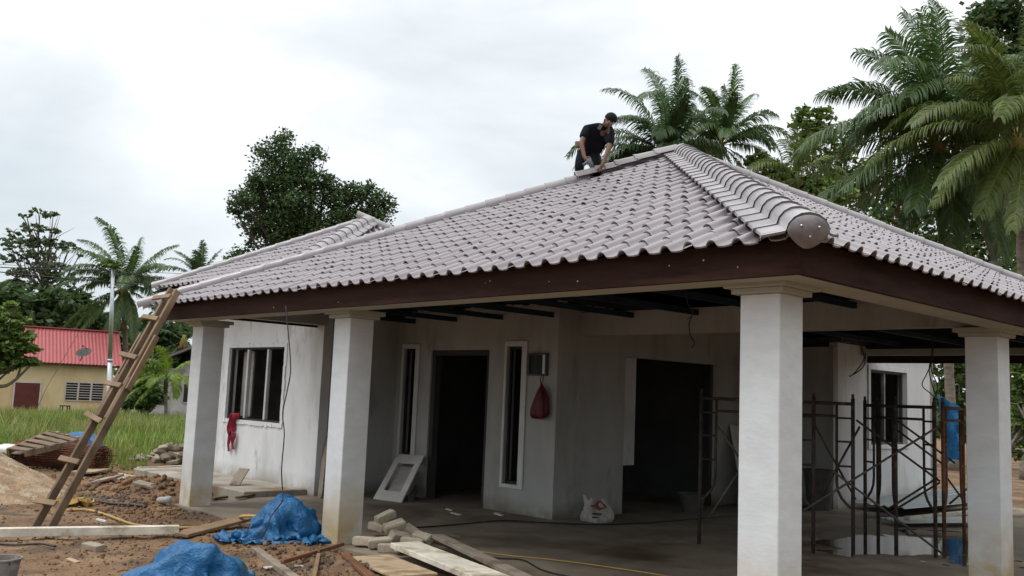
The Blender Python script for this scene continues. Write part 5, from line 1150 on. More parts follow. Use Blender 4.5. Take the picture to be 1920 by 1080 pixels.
palm((-34.21, 10.769, 1.67), (-34.248, 10.935, 0.455), [(0.12, -0.29, 0.95, 1.3), (0.15, -0.69, 0.71, 1.3), (-0.45, -0.59, 0.67, 1.4), (-0.16, -0.95, 0.27, 1.4), (-0.68, -0.73, 0.1, 1.5), (-0.32, -0.92, -0.24, 1.5), (0.47, -0.16, 0.87, 1.3), (0.44, 0.32, 0.84, 1.3), (0.88, 0.11, 0.46, 1.3), (0.8, 0.54, 0.27, 1.4), (0.95, 0.29, -0.1, 1.4), (-0.04, -0.9, -0.42, 1.3), (0.47, -0.82, 0.32, 1.0), (-0.3, 0.69, 0.65, 1.2), (-0.9, -0.08, 0.43, 1.3)],
     'small bright green ornamental palm in front of the white arched house', trunk_r=0.08, leaf=0.40, droop=1.5, m='frond_bright', seed=35, nl=64, width=0.032, hang=0.6, group=None, nuts=False, bark='bark_grey')
palm((-45.239, 16.343, 3.798), (-45.463, 16.786, -0.203), [(0.51, 0.14, 0.85, 3.0), (0.18, -0.45, 0.87, 2.8), (-0.49, -0.62, 0.61, 2.6), (0.82, 0.33, -0.47, 3.0), (0.62, 0.05, -0.78, 2.8), (-0.38, -0.84, -0.39, 2.6), (0.02, -0.57, -0.82, 2.8), (0.19, -0.13, -0.97, 2.8), (0.67, 0.64, 0.38, 3.0)],
     'dark drooping palm half hidden behind the leftmost column', trunk_r=0.17, leaf=0.7, droop=1.1, m='frond_deep', seed=37, nl=40, width=0.075)
palm((-18.833, 33.881, 12.393), (-19.476, 35.148, 0.951), [(0.18, -0.23, 0.96, 2.4), (0.07, -0.56, 0.82, 2.6), (-0.4, -0.55, 0.73, 2.6), (-0.21, -0.9, 0.37, 2.8), (0.52, -0.1, 0.85, 2.6), (0.36, 0.49, 0.79, 2.6), (0.84, 0.3, 0.46, 2.8), (0.81, 0.56, 0.19, 3.0), (-0.39, -0.92, 0.08, 2.8), (-0.24, -0.94, -0.24, 2.8), (0.84, 0.44, -0.32, 2.6), (-0.32, -0.73, -0.61, 2.4)],
     'young palm with soft hanging leaves low behind the right roof hip', trunk_r=0.13, leaf=0.8, droop=1.3, m='frond_olive', seed=39, nl=46, width=0.05, hang=0.6, nuts=False)

# ---------------------------------------------------------------- broadleaf trees and shrubs
def leaf_cloud(clusters, n, size, seed, depth_ratio=0.9, sub=9, flat=0.55, tight=0.30):
    """leaf quads grouped in small sprays through a set of ellipsoids (x, y, z, rh, rv)"""
    g = np.random.RandomState(seed); C_ = np.array([c[:5] for c in clusters], float)
    vol = C_[:, 3] ** 1.6 * C_[:, 4] ** 0.8; vol /= vol.sum(); V, F = [], []; Q = []
    for c, w in zip(C_, vol):
        ns = max(3, int(n * w / sub)); u = g.randn(ns, 3); u /= np.linalg.norm(u, axis=1)[:, None]
        r = g.rand(ns, 1) ** 0.42
        p = c[:3] + u * r * np.array((c[3], c[3] * depth_ratio, c[4]))
        for q in range(sub):
            off = g.randn(ns, 3) * tight * np.array((1, 1, flat)) * min(c[3], c[4], 1.2 * size * 5)
            Q.append(p + off)
    P = np.concatenate(Q); N = len(P)
    a = g.randn(N, 3); a[:, 2] *= 0.6; a /= np.linalg.norm(a, axis=1)[:, None]
    nrm = g.randn(N, 3) * 0.8 + np.array((0, 0, 0.9)); b = np.cross(nrm, a); b /= np.linalg.norm(b, axis=1)[:, None] + 1e-9
    s = size * (0.4 + 1.1 * g.rand(N, 1) ** 1.4)
    q0, q1, q2, q3 = P - a * s * 0.6, P + b * s * 0.38 + a * s * 0.05, P + a * s * 0.7, P - b * s * 0.38 + a * s * 0.05
    V = np.stack([q0, q1, q2, q3], 1).reshape(-1, 3); F = np.arange(N * 4).reshape(-1, 4)
    return V, F
def tree(name, base, clusters, n, size, m, label, cat='tree', group=None, trunk_r=0.25, bark='bark_grey', seed=1, fork=0.45, tight=0.30, trunk=True, flat=0.55):
    base = Vector((base[0], base[1], gz(base[0], base[1]) - 0.1)); rs = random.Random(seed)
    t = thing(name, label, cat, tuple(base), group)
    top = max(c[2] for c in clusters); cx = sum(c[0] for c in clusters) / len(clusters); cy = sum(c[1] for c in clusters) / len(clusters)
    if trunk:
        fk = base + Vector(((cx - base.x) * 0.3, (cy - base.y) * 0.3, (top - base.z) * fork))
        MB().tube(spline([base, base.lerp(fk, 0.5) + Vector((rs.uniform(-.2, .2), rs.uniform(-.2, .2), 0)), fk], 5), trunk_r, 9, trunk_r * 0.6).build('trunk', bark, t, smooth=True)
        b = MB()
        for c in clusters:
            e = Vector(c[:3]); mid = fk.lerp(e, 0.5) + Vector((rs.uniform(-.5, .5), rs.uniform(-.5, .5), rs.uniform(-.6, .2)))
            P = spline([fk, mid, e], 5); b.tube(P, trunk_r * 0.42, 6, 0.02, cap=False)
            for k in range(4):
                s = P[rs.randrange(3, len(P))]; q = e + Vector((rs.gauss(0, .55) * c[3], rs.gauss(0, .55) * c[3], rs.gauss(0, .55) * c[4])); b.tube([s, s.lerp(q, 0.5) + Vector((0, 0, .15)), q], 0.03 + trunk_r * 0.05, 4, 0.008, cap=False)
        b.build('branches', bark, t, smooth=True)['kind'] = 'stuff'
    V, F = leaf_cloud(clusters, n, size, seed, tight=tight, flat=flat)
    np_mesh('crown', V, F, m, t)['kind'] = 'stuff'
    return t
tree('broadleaf_tree', (-37.661, 19.171, -0.354), [(-37.42, 17.03, 13.76, 0.58, 0.58), (-37.92, 16.64, 12.99, 0.85, 0.69), (-37.01, 17.62, 12.79, 1.01, 0.74), (-36.36, 18.26, 13.09, 0.58, 0.53), (-37.7, 17.04, 11.96, 1.27, 0.85), (-36.7, 18.1, 11.89, 1.06, 0.79), (-36.07, 18.8, 11.66, 0.58, 0.64), (-38.46, 16.32, 11.52, 0.69, 0.48), (-38.04, 15.46, 10.51, 0.73, 0.57), (-38.34, 15.24, 9.98, 0.41, 0.41), (-39.04, 17.29, 10.82, 1.41, 0.92), (-37.05, 17.96, 10.56, 1.48, 0.95), (-35.74, 19.26, 11.03, 1.01, 0.74), (-35.0, 20.0, 11.2, 0.9, 0.64), (-34.38, 20.7, 10.98, 0.74, 0.58), (-33.93, 21.21, 10.74, 0.48, 0.48), (-34.61, 20.34, 11.62, 0.42, 0.37), (-38.57, 16.54, 9.55, 0.95, 0.69), (-37.66, 17.52, 9.34, 1.27, 0.9), (-36.56, 18.67, 9.41, 1.32, 0.79), (-35.44, 19.75, 10.0, 1.11, 0.79), (-34.52, 20.71, 10.05, 0.95, 0.69), (-37.91, 17.45, 8.28, 1.06, 0.79), (-36.9, 18.5, 8.34, 1.06, 0.69), (-38.84, 16.41, 8.62, 0.37, 0.32), (-39.2, 16.13, 8.07, 0.53, 0.42), (-39.54, 15.81, 7.76, 0.42, 0.32)],
     36000, 0.135, 'leaf_dark', 'large dense dark green tree standing behind the left roof slope', trunk_r=0.4, bark='bark_dark', seed=4, tight=0.26)
tree('tiered_tree', (-70.421, 17.025, -1.281), [(-69.46, 15.53, 13.49, 1.02, 0.31), (-70.14, 14.85, 13.26, 0.55, 0.23), (-68.78, 16.24, 13.46, 0.47, 0.2), (-69.87, 15.28, 12.39, 1.33, 0.35), (-68.98, 16.23, 12.28, 0.86, 0.31), (-70.89, 14.27, 12.02, 0.78, 0.27), (-70.11, 15.19, 11.44, 1.96, 0.39), (-68.63, 16.77, 11.3, 1.17, 0.35), (-71.08, 14.25, 11.0, 1.02, 0.31), (-69.76, 15.73, 10.46, 1.8, 0.35), (-68.11, 17.37, 11.02, 0.78, 0.27), (-71.0, 14.5, 9.99, 1.17, 0.35), (-69.13, 16.53, 9.64, 1.88, 0.39), (-67.59, 17.98, 10.58, 0.47, 0.2), (-70.65, 15.02, 9.09, 1.64, 0.39), (-68.77, 17.04, 8.81, 1.57, 0.43), (-71.23, 14.54, 8.35, 1.17, 0.39), (-69.76, 16.13, 8.05, 2.04, 0.51), (-68.28, 17.71, 7.95, 1.17, 0.39), (-71.29, 14.65, 7.34, 1.33, 0.47), (-69.68, 16.38, 7.09, 1.96, 0.55)],
     5600, 0.27, 'leaf_grey', 'tall airy tree with layered branches at the far left', trunk_r=0.3, seed=6, fork=0.62, tight=0.24, flat=0.35)
tree('feathery_tree', (-27.472, 2.06, 0.046), [(-26.97, 2.04, 3.31, 0.78, 0.31), (-26.49, 2.56, 3.18, 0.53, 0.22), (-26.78, 2.32, 2.82, 0.75, 0.28), (-26.27, 2.87, 2.73, 0.44, 0.19), (-26.11, 3.1, 2.36, 0.31, 0.16), (-26.59, 2.59, 2.4, 0.68, 0.25), (-27.03, 2.16, 2.23, 0.93, 0.34), (-26.29, 2.97, 2.02, 0.47, 0.16), (-26.02, 3.25, 2.01, 0.25, 0.11), (-26.67, 2.59, 1.85, 0.59, 0.16), (-27.16, 2.1, 1.72, 0.78, 0.22), (-26.41, 2.57, 3.61, 0.25, 0.12)],
     12500, 0.13, 'leaf_fresh', 'feathery green tree reaching in from the left edge over the yellow house', trunk_r=0.2, seed=8, tight=0.30, flat=0.25)
# trees behind the right side
tree('broadleaf_tree', (-12.914, 42.024, 1.088), [(-12.18, 39.51, 20.43, 0.86, 0.71), (-11.55, 40.13, 20.72, 1.01, 0.86), (-10.98, 40.85, 20.0, 1.01, 1.01), (-12.24, 39.64, 19.3, 0.76, 0.66), (-12.64, 39.37, 18.4, 0.56, 0.51), (-13.14, 39.03, 17.37, 0.46, 0.51), (-11.94, 40.1, 18.44, 0.91, 0.76), (-11.28, 40.92, 17.73, 1.01, 1.01), (-13.27, 39.02, 16.61, 0.46, 0.46), (-12.37, 39.9, 16.91, 0.86, 0.76), (-11.55, 40.93, 15.96, 1.01, 0.86), (-12.63, 39.89, 15.39, 1.01, 0.86)],
     7000, 0.26, 'leaf_dark', 'tall dark tree behind the palms at the upper right corner', trunk_r=0.35, bark='bark_dark', seed=14)
tree('sparse_tree', (-22.427, 43.79, 0.611), [(-22.15, 41.12, 18.04, 0.72, 0.42), (-22.55, 40.79, 17.55, 0.6, 0.42), (-21.7, 41.61, 17.98, 0.66, 0.42), (-22.05, 41.36, 17.22, 0.9, 0.48), (-22.7, 40.78, 16.65, 0.48, 0.36), (-21.34, 42.15, 16.97, 0.66, 0.54), (-22.31, 41.25, 16.26, 0.78, 0.42), (-20.98, 42.68, 16.1, 0.66, 0.66), (-21.63, 42.1, 15.47, 0.9, 0.66), (-22.67, 41.02, 15.41, 0.6, 0.42), (-20.63, 43.25, 14.94, 0.9, 0.78), (-21.49, 42.45, 14.29, 0.96, 0.66), (-20.27, 43.78, 14.07, 0.84, 0.66), (-20.92, 43.2, 13.44, 0.9, 0.54)],
     4200, 0.26, 'leaf_fresh', 'thin branched tree with yellowish leaves between the two groups of palms', trunk_r=0.25, bark='bark_dark', seed=16, tight=0.28)
tree('broadleaf_tree', (-21.536, 49.095, 0.696), [(-21.14, 47.0, 15.44, 1.14, 1.14), (-20.1, 48.25, 14.57, 1.27, 1.08), (-21.05, 47.47, 13.26, 1.39, 1.27), (-19.51, 49.07, 13.35, 1.39, 1.27), (-17.94, 50.6, 14.07, 1.58, 1.27), (-16.66, 52.04, 13.52, 1.58, 1.58), (-15.68, 52.74, 15.45, 1.27, 1.58), (-17.41, 51.53, 11.91, 1.58, 1.27), (-15.89, 53.16, 11.68, 1.58, 1.58), (-20.04, 48.79, 11.75, 1.58, 1.14), (-18.56, 50.49, 10.9, 1.9, 1.27), (-16.44, 52.91, 9.77, 1.9, 1.27)],
     9000, 0.30, 'leaf_mid', 'leafy tree mass filling the gap behind the big palm', trunk_r=0.3, bark='bark_dark', seed=18)
tree('shrub', (-21.197, 35.872, 3.24), [(-21.16, 34.13, 13.72, 0.53, 0.42), (-20.63, 34.76, 13.28, 0.79, 0.48), (-19.93, 35.59, 12.75, 0.9, 0.53), (-19.22, 36.39, 12.48, 0.95, 0.53), (-18.5, 37.19, 12.15, 0.9, 0.48), (-20.86, 34.65, 12.56, 1.06, 0.64), (-19.45, 36.29, 11.6, 1.59, 0.79)],
     5200, 0.24, 'leaf_fresh', 'yellow green bushes peeping over the right roof hip', cat='bush', trunk_r=0.15, seed=19)
tree('shrub', (-3.364, 15.492, 1.386), [(-3.37, 15.28, 2.58, 0.22, 0.33), (-3.2, 15.39, 3.02, 0.33, 0.44), (-3.43, 15.32, 2.03, 0.18, 0.39), (-3.32, 15.52, 1.5, 0.31, 0.44), (-3.16, 15.55, 2.26, 0.44, 0.66), (-3.52, 15.42, 0.84, 0.11, 0.26)],
     3600, 0.11, 'leaf_fresh', 'green leafy shrub beyond the right column at the picture edge', cat='bush', trunk_r=0.06, seed=20)
tree('shrub', (-11.46, 31.969, 0.474), [(-11.36, 31.55, 3.56, 0.46, 0.62), (-10.88, 32.12, 3.17, 0.62, 0.83), (-10.29, 32.7, 3.41, 0.83, 0.83), (-11.22, 31.94, 2.13, 0.62, 0.83), (-10.54, 32.75, 1.55, 1.04, 1.04), (-9.75, 33.36, 2.83, 0.83, 0.83), (-11.57, 31.75, 1.08, 0.33, 0.62), (-9.56, 33.84, 1.2, 0.83, 1.04)],
     5200, 0.22, 'leaf_mid', 'green undergrowth seen between the side wall and the right column', cat='bush', trunk_r=0.1, seed=24)
# left background between the houses
for k, (cl_s, n, sz, m_, lab, bp_) in enumerate((
    ([(-64.73, 12.89, 6.69, 1.43, 0.86), (-63.53, 14.26, 6.06, 1.43, 0.86), (-62.58, 15.37, 5.41, 1.07, 0.86), (-63.84, 14.12, 4.98, 1.79, 0.93), (-62.05, 15.8, 6.14, 0.93, 0.64), (-62.75, 14.95, 6.81, 1.07, 0.71), (-65.05, 12.79, 5.26, 1.07, 0.93)], 5200, 0.38, 'leaf_dark', 'dark round tree behind the red roofed house at far left', (-64.176, 14.786, -1.044)),
    ([(-65.69, 17.64, 7.23, 0.91, 0.61), (-65.22, 18.31, 6.13, 1.14, 0.76), (-65.79, 17.85, 5.34, 1.52, 0.84), (-64.48, 19.22, 5.42, 1.29, 0.76), (-63.23, 20.71, 4.36, 1.52, 0.99), (-62.11, 21.68, 5.56, 1.14, 0.84), (-64.15, 19.75, 4.31, 1.14, 0.76)], 4400, 0.40, 'leaf_dark', 'dark tree mass between the red roof and the palm', (-65.122, 19.693, -1.388)),
    ([(-55.99, 19.58, 4.18, 1.04, 0.9), (-55.12, 20.37, 4.92, 1.04, 0.69), (-56.31, 19.48, 2.79, 1.17, 0.9), (-55.33, 20.42, 3.37, 1.04, 0.83), (-55.02, 20.89, 2.53, 1.04, 1.04)], 3600, 0.34, 'leaf_dark', 'dark tree behind the white arched house', (-56.045, 20.397, -0.949)),
    ([(-36.93, 10.85, 1.56, 0.6, 0.41), (-36.64, 11.23, 1.12, 0.51, 0.37), (-37.12, 10.75, 0.98, 0.51, 0.41), (-36.9, 11.03, 0.65, 0.6, 0.32), (-37.38, 10.54, 0.6, 0.37, 0.23), (-36.41, 11.51, 0.84, 0.32, 0.28)], 4200, 0.16, 'leaf_mid', 'leafy green bush between the yellow house and the white house', (-37.007, 11.001, 0.19)),
    ([(-38.83, 11.6, 2.6, 0.44, 0.34), (-39.07, 11.42, 2.15, 0.34, 0.29), (-38.57, 11.95, 2.18, 0.39, 0.29)], 1400, 0.2, 'leaf_mid', 'small bush top behind the upper part of the ladder', (-38.966, 11.875, 0.124)))):
    tree('shrub' if k > 2 else 'broadleaf_tree', bp_, cl_s, n, sz, m_, lab, cat='bush' if k > 2 else 'tree', trunk_r=0.1 if k > 2 else 0.3, bark='bark_dark', seed=40 + k)
tree('creeper', (-34.518, 8.311, 5.637), [(-34.54, 8.18, 6.23, 0.43, 0.09), (-34.77, 7.97, 6.11, 0.21, 0.09), (-34.3, 8.45, 6.2, 0.21, 0.06), (-34.48, 8.27, 6.1, 0.3, 0.11)], 420, 0.13, 'leaf_fresh', 'yellow green creeper growing on top of the metal pole', cat='creeper', seed=50, trunk=False)
# far tree line closing the horizon behind the buildings (also beyond both sides of the view)
g_ = np.random.RandomState(5); cl_ = []
for k in range(150):
    a = math.radians(-70 + 200 * k / 149 + g_.uniform(-1, 1)); d = g_.uniform(95, 130)
    cl_.append((-d * math.sin(a), d * math.cos(a), g_.uniform(0.5, 4.0), g_.uniform(4, 7), g_.uniform(2.5, 5.0)))
near_ = []
for k in range(46):         # unseen trees added right of the plot to block skylight from that side
    y = g_.uniform(-4, 26); x = 9.5 + g_.uniform(0, 9) + max(0, -y) * 0.5 + max(0, y - 9) * 0.55
    near_.append((x, y, g_.uniform(1.0, 9.5), g_.uniform(1.6, 2.6), g_.uniform(1.2, 2.4)))
V, F = leaf_cloud(cl_, 26000, 0.9, 3, tight=0.3)
V2, F2 = leaf_cloud(near_, 30000, 0.34, 9, tight=0.3)
F = np.concatenate([F, F2 + len(V)]); V = np.concatenate([V, V2])
tag(np_mesh('treeline', V, F, 'leaf_dark'), 'far wood of dark trees closing the horizon, plus unseen near trees added to block skylight', 'tree line', kind='stuff')

# ---------------------------------------------------------------- yellow house with the red roof
rr_, ff_ = ra, fa
def cyaw(deg): a = math.radians(deg); return rr_ * math.cos(a) + ff_ * math.sin(a), rr_ * math.sin(a) - ff_ * math.cos(a)
hw, hn = cyaw(30)
R0 = Vector((-55.477, 11.314, 4.43)); R1 = Vector((-55.782, 16.252, 4.44)); Zv = Vector((0, 0, 1))
Lr = (R1 - R0).dot(hw); zR = R0.z
def hp_(u, n, z): return Vector((R0.x, R0.y, 0)) + hw * u + hn * n + Zv * z
gy = gz(*hp_(3, 3, 0)[:2]) - 0.2
yh = thing('yellow_house', 'yellow bungalow with a red ribbed roof beyond the grass', 'house', tuple(hp_(Lr / 2, 1, gy)))
zE = zR - 2.05
b = MB()
def hbox(b, u0, u1, n0, n1, z0, z1):
    q = [hp_(u0, n1, z0), hp_(u1, n1, z0), hp_(u1, n0, z0), hp_(u0, n0, z0)]
    return b.add(q + [p + Zv * (z1 - z0) for p in q], [(3, 2, 1, 0), (4, 5, 6, 7), (0, 1, 5, 4), (1, 2, 6, 5), (2, 3, 7, 6), (3, 0, 4, 7)])
WN = 2.35
hbox(b, -5.0, Lr + 0.0, -2.4, WN, gy, zE + 0.15)
gv_ = [hp_(Lr - 0.05, WN, zE + 0.15), hp_(Lr - 0.05, -2.4, zE + 0.15), hp_(Lr - 0.05, 0, zR - 0.12), hp_(Lr - 0.2, WN, zE + 0.15), hp_(Lr - 0.2, -2.4, zE + 0.15), hp_(Lr - 0.2, 0, zR - 0.12)]
b.add(gv_, [(0, 1, 2), (5, 4, 3), (0, 3, 4, 1), (1, 4, 5, 2), (2, 5, 3, 0)])
b.build('wall', 'house_yellow', yh)
rs_ = (hp_(0, 2.8, zE) - hp_(0, 0, zR)); b = MB(); vs = []; NR = int((Lr + 0.5) / 0.048)
for side in (1, -1):
    vs = []; prof_ = (0, 0, 0.035, 0.035)
    for i in range(NR + 1):
        u = -0.05 + i * 0.048; h_ = prof_[i % 4] if i % 4 in (2, 3) else 0.0
        vs += [hp_(u, 0, zR + h_), hp_(u, side * 2.82, zE + h_)]
    b.add(vs, [(2 * i, 2 * i + 1, 2 * i + 3, 2 * i + 2) for i in range(NR)])
yr = b.build('roof', 'roof_red', yh)
MB().bar(hp_(-0.1, 0, zR + 0.06), hp_(Lr + 0.45, 0, zR + 0.06), 0.3, 0.06).build('ridge_cap', 'roof_red', yr)
MB().bar(hp_(-0.05, 2.74, zE - 0.06), hp_(Lr + 0.4, 2.74, zE - 0.06), 0.04, 0.12).build('fascia_board', 'door_wood', yr)
b = MB(); b.add([hp_(-5.5, 0.3, zR - 0.75), hp_(-0.06, 0.3, zR - 0.75), hp_(-0.06, 2.75, zE + 0.02), hp_(-5.5, 2.75, zE + 0.02)] + [hp_(-5.5, 0.3, zR - 0.80), hp_(-0.06, 0.3, zR - 0.80), hp_(-0.06, 2.75, zE - 0.03), hp_(-5.5, 2.75, zE - 0.03)], [(0, 1, 2, 3), (7, 6, 5, 4), (0, 4, 5, 1), (1, 5, 6, 2), (2, 6, 7, 3), (3, 7, 4, 0)])
b.build('side_roof', 'roof_grey', yh)
def on_wall(p): p = Vector(p); q = p - Vector((R0.x, R0.y, 0)); return q.dot(hw), p.z      # (u, z) of a point on the front wall
YW0 = [on_wall(p) for p in ((-53.085, 10.431, 1.216), (-53.302, 11.763, -0.231), (-53.193, 13.066, 1.381), (-53.511, 15.252, 0.301))]
(u0, z0), (u1, z1), (u2, z2), (u3, z3) = YW0
b = MB(); hbox(b, u0, u1, WN + 0.003, WN + 0.05, gy, z0); dm = b.build('door', 'door_maroon', yh)
b = MB(); hbox(b, u0 - 0.08, u0, WN + 0.002, WN + 0.07, gy, z0); hbox(b, u1, u1 + 0.08, WN + 0.002, WN + 0.07, gy, z0); hbox(b, u0 - 0.08, u1 + 0.08, WN + 0.002, WN + 0.07, z0, z0 + 0.07); b.build('door_frame', 'frame_white', dm)
b = MB(); hbox(b, u2, u3, WN + 0.003, WN + 0.015, z3, z2); yw = b.build('window', 'box_dark', yh)
for k in range(3):
    ua, ub = u2 + (u3 - u2) * k / 3, u2 + (u3 - u2) * (k + 1) / 3; b = MB()
    hbox(b, ua, ua + 0.05, WN + 0.015, WN + 0.07, z3, z2); hbox(b, ub - 0.05, ub, WN + 0.015, WN + 0.07, z3, z2); hbox(b, ua + 0.05, ub - 0.05, WN + 0.015, WN + 0.07, z2 - 0.05, z2); hbox(b, ua + 0.05, ub - 0.05, WN + 0.015, WN + 0.07, z3, z3 + 0.05)
    b.build('window_frame', 'frame_white', yw)
    for q in range(7):
        z = z3 + 0.05 + (z2 - z3 - 0.1) * (q + 0.5) / 7; b = MB()
        a, c = hp_(ua + 0.06, WN + 0.05, z), hp_(ub - 0.06, WN + 0.05, z); b.bar(a, c, 0.012, 0.135, (Zv + hn * 0.55)); b.build('louvre', 'louvre_glass', yw)
        b = MB(); b.bar(a + hn * 0.035 + Zv * 0.075, c + hn * 0.035 + Zv * 0.075, 0.025, 0.035); b.build('bar', 'frame_white', yw)
# satellite dish on the eave
dc = Vector((-49.645, 12.724, 2.993)); dish = thing('satellite_dish', 'dark oval satellite dish on the eave of the red roof', 'satellite dish', (-49.812, 12.628, 2.522))
DM = (hn * 0.35 + Zv * 0.85 - hw * 0.2 - ff_ * 0.3).normalized().to_track_quat('Z', 'Y').to_matrix()
MB().lathe(dc, [(0.0, -0.07), (0.18, -0.055), (0.33, -0.01), (0.40, 0.03), (0.39, 0.035), (0.18, -0.04), (0.0, -0.055)], 22, DM).build('dish', 'box_dark', dish, smooth=True)
MB().tube([dc + Vector((0, 0, -0.05)), Vector((-49.812, 12.628, 2.522))], 0.03, 7).build('bracket', 'bucket_dark', dish)
MB().tube([dc + DM @ Vector((0.0, 0.36, 0.0)), dc + DM @ Vector((0, 0.12, 0.34))], 0.012, 5).obox(dc + DM @ Vector((0, 0.10, 0.36)), (0.07, 0.07, 0.09)).build('feed_arm', 'bucket_dark', dish)
st_ = thing('stool', 'small dark plastic stool standing in the grass before the yellow wall', 'stool', (-47.777, 11.439, -0.247))
sc_ = Vector((-47.755, 11.397, 0.137))
MB().obox(sc_, (0.42, 0.42, 0.05)).build('seat', 'box_dark', st_)
for sx in (-1, 1):
    for sy in (-1, 1): MB().bar(sc_ + Vector((0.17 * sx, 0.17 * sy, 0)), sc_ + Vector((0.21 * sx, 0.21 * sy, -0.5)), 0.05, 0.05, (1, 0, 0)).build('leg', 'box_dark', st_)
# ---------------------------------------------------------------- white house with the arch
aw, an = cyaw(18)
A0 = Vector((-42.692, 13.844, -0.127)); ag = gz(A0.x, A0.y) - 0.1
def ap_(u, n, z): return Vector((A0.x, A0.y, 0)) + aw * u + an * n + Zv * z
def abox(b, u0, u1, n0, n1, z0, z1):
    q = [ap_(u0, n1, z0), ap_(u1, n1, z0), ap_(u1, n0, z0), ap_(u0, n0, z0)]
    return b.add(q + [p + Zv * (z1 - z0) for p in q], [(3, 2, 1, 0), (4, 5, 6, 7), (0, 1, 5, 4), (1, 2, 6, 5), (2, 3, 7, 6), (3, 0, 4, 7)])
ah = thing('white_house', 'weathered white house with an arched front and grey gable beyond the ladder', 'house', tuple(ap_(2, 0, ag)))
zw = 2.289
b = MB(); abox(b, 0.0, 6.0, -5, 0, ag, zw); b.add([ap_(1.0, -0.1, zw), ap_(6.0, -0.1, zw), ap_(2.9 + 0.6, -0.1, zw + 1.5), ap_(1.0, -0.3, zw), ap_(6.0, -0.3, zw), ap_(3.5, -0.3, zw + 1.5)], [(0, 1, 2), (5, 4, 3), (0, 3, 4, 1), (1, 4, 5, 2), (2, 5, 3, 0)]); b.build('wall', 'house_white', ah)
b = MB()
zr_ = 3.628; ur = 2.1
for (ua, za, ub, zb) in ((ur, zr_, -0.5, zr_ - 1.25), (ur, zr_, 6.5, zr_ - 2.0)):
    q = [ap_(ua, 1.0, za), ap_(ub, 1.0, zb), ap_(ub, -5.4, zb), ap_(ua, -5.4, za)]
    b.add(q + [p - Zv * 0.12 for p in q], [(0, 1, 2, 3), (7, 6, 5, 4), (0, 4, 5, 1), (1, 5, 6, 2), (2, 6, 7, 3), (3, 7, 4, 0)])
b.build('roof', 'roof_grey', ah)
arc_c = 1.75; b = MB(); zc = 0.922
pts = [ap_(arc_c - 1.05 * math.cos(a), 0.06, zc + 1.05 * math.sin(a)) for a in [math.pi * k / 18 for k in range(19)]]
b.tube([ap_(arc_c - 1.05, 0.06, ag)] + pts + [ap_(arc_c + 1.05, 0.06, ag)], 0.07, 6); b.build('arch_moulding', 'house_white', ah)
b = MB()
for ua, ub, za, zb in ((0.12, 0.60, 0.521, 1.362), (1.42, 2.1, 0.617, 1.511)):
    b = MB(); abox(b, ua, ub, 0.003, 0.02, za, zb); w_ = b.build('window', 'box_dark', ah)
    b = MB(); abox(b, ua - 0.05, ua, 0.003, 0.06, za, zb); abox(b, ub, ub + 0.05, 0.003, 0.06, za, zb); abox(b, ua, ub, 0.003, 0.06, zb, zb + 0.05); abox(b, ua, ub, 0.003, 0.07, za - 0.06, za); abox(b, (ua + ub) / 2 - 0.02, (ua + ub) / 2 + 0.02, 0.02, 0.05, za, zb); b.build('window_frame', 'frame_white', w_)
for k in range(3):
    u = 1.47 + 0.2 * k; z = 1.616
    q = [ap_(u, 0.012, z), ap_(u + 0.12, 0.012, z), ap_(u + 0.12, 0.012, z + 0.12), ap_(u + 0.06, 0.012, z + 0.22), ap_(u, 0.012, z + 0.12)]
    MB().add(q + [p - an * 0.008 for p in q], [(0, 1, 2, 3, 4), (9, 8, 7, 6, 5)]).build('vent', 'box_dark', ah)
b = MB(); abox(b, -0.3, 0.9, 0.4, 0.9, ag, ag + 0.75); b.build('planter', 'cement_render', ah)
# ---------------------------------------------------------------- pole and wires
p0, p1 = Vector((-34.8, 8.823, 0.878)), Vector((-34.453, 8.317, 5.999)); p0.z = gz(p0.x, p0.y) - 0.2
pl = thing('utility_pole', 'thin galvanised utility pole behind the ladder', 'pole', tuple(p0))
MB().tube([p0, p0.lerp(p1, 0.45)], 0.098, 14, 0.092).build('lower_tube', 'galv', pl, smooth=True)
MB().tube([p0.lerp(p1, 0.452), p1], 0.082, 14, 0.072).build('upper_tube', 'galv', pl, smooth=True)
MB().tube([p0.lerp(p1, 0.44), p0.lerp(p1, 0.456)], 0.104, 14).build('collar', 'galv', pl, smooth=True)
for k, z in enumerate((0.965, 0.885)): MB().obox(p0.lerp(p1, z), (0.3, 0.06, 0.06), rotz(0.8)).build('bracket', 'bucket_dark', pl)
for k, (pts, r, lab) in enumerate((([(-40.511, 1.955, 5.957), (-37.577, 5.057, 5.857), (-36.107, 6.602, 5.859), (-34.46, 8.331, 5.872), (-36.126, 10.944, 5.984), (-39.851, 15.756, 6.198)], 0.022, 'upper black power cable crossing the sky at the pole top'),
        ([(-40.513, 1.96, 5.915), (-37.588, 5.078, 5.666), (-36.125, 6.637, 5.542), (-34.484, 8.378, 5.449), (-36.302, 10.811, 5.678), (-39.856, 15.765, 6.119)], 0.022, 'lower black power cable attached below the pole top'),
        ([(-67.661, 6.554, 8.651), (-62.891, 11.561, 8.694), (-58.13, 16.583, 8.599), (-54.794, 20.092, 8.592), (-52.886, 22.096, 8.602)], 0.016, 'faint thin wire higher behind the pole'))):
    cable(pts, r, 'black_rubber', lab, 'power cable', 'power_cable', 'overhead wires', sm=8, seg=5)
cable([(-48.112, 11.831, 3.973), (-48.936, 11.277, 2.138), (-49.425, 10.948, 1.048), (-49.836, 10.699, -0.037)], 0.014, 'wood_new', 'thin brown stay wire slanting in front of the yellow house', 'wire', 'stay_wire', sm=4, seg=5)

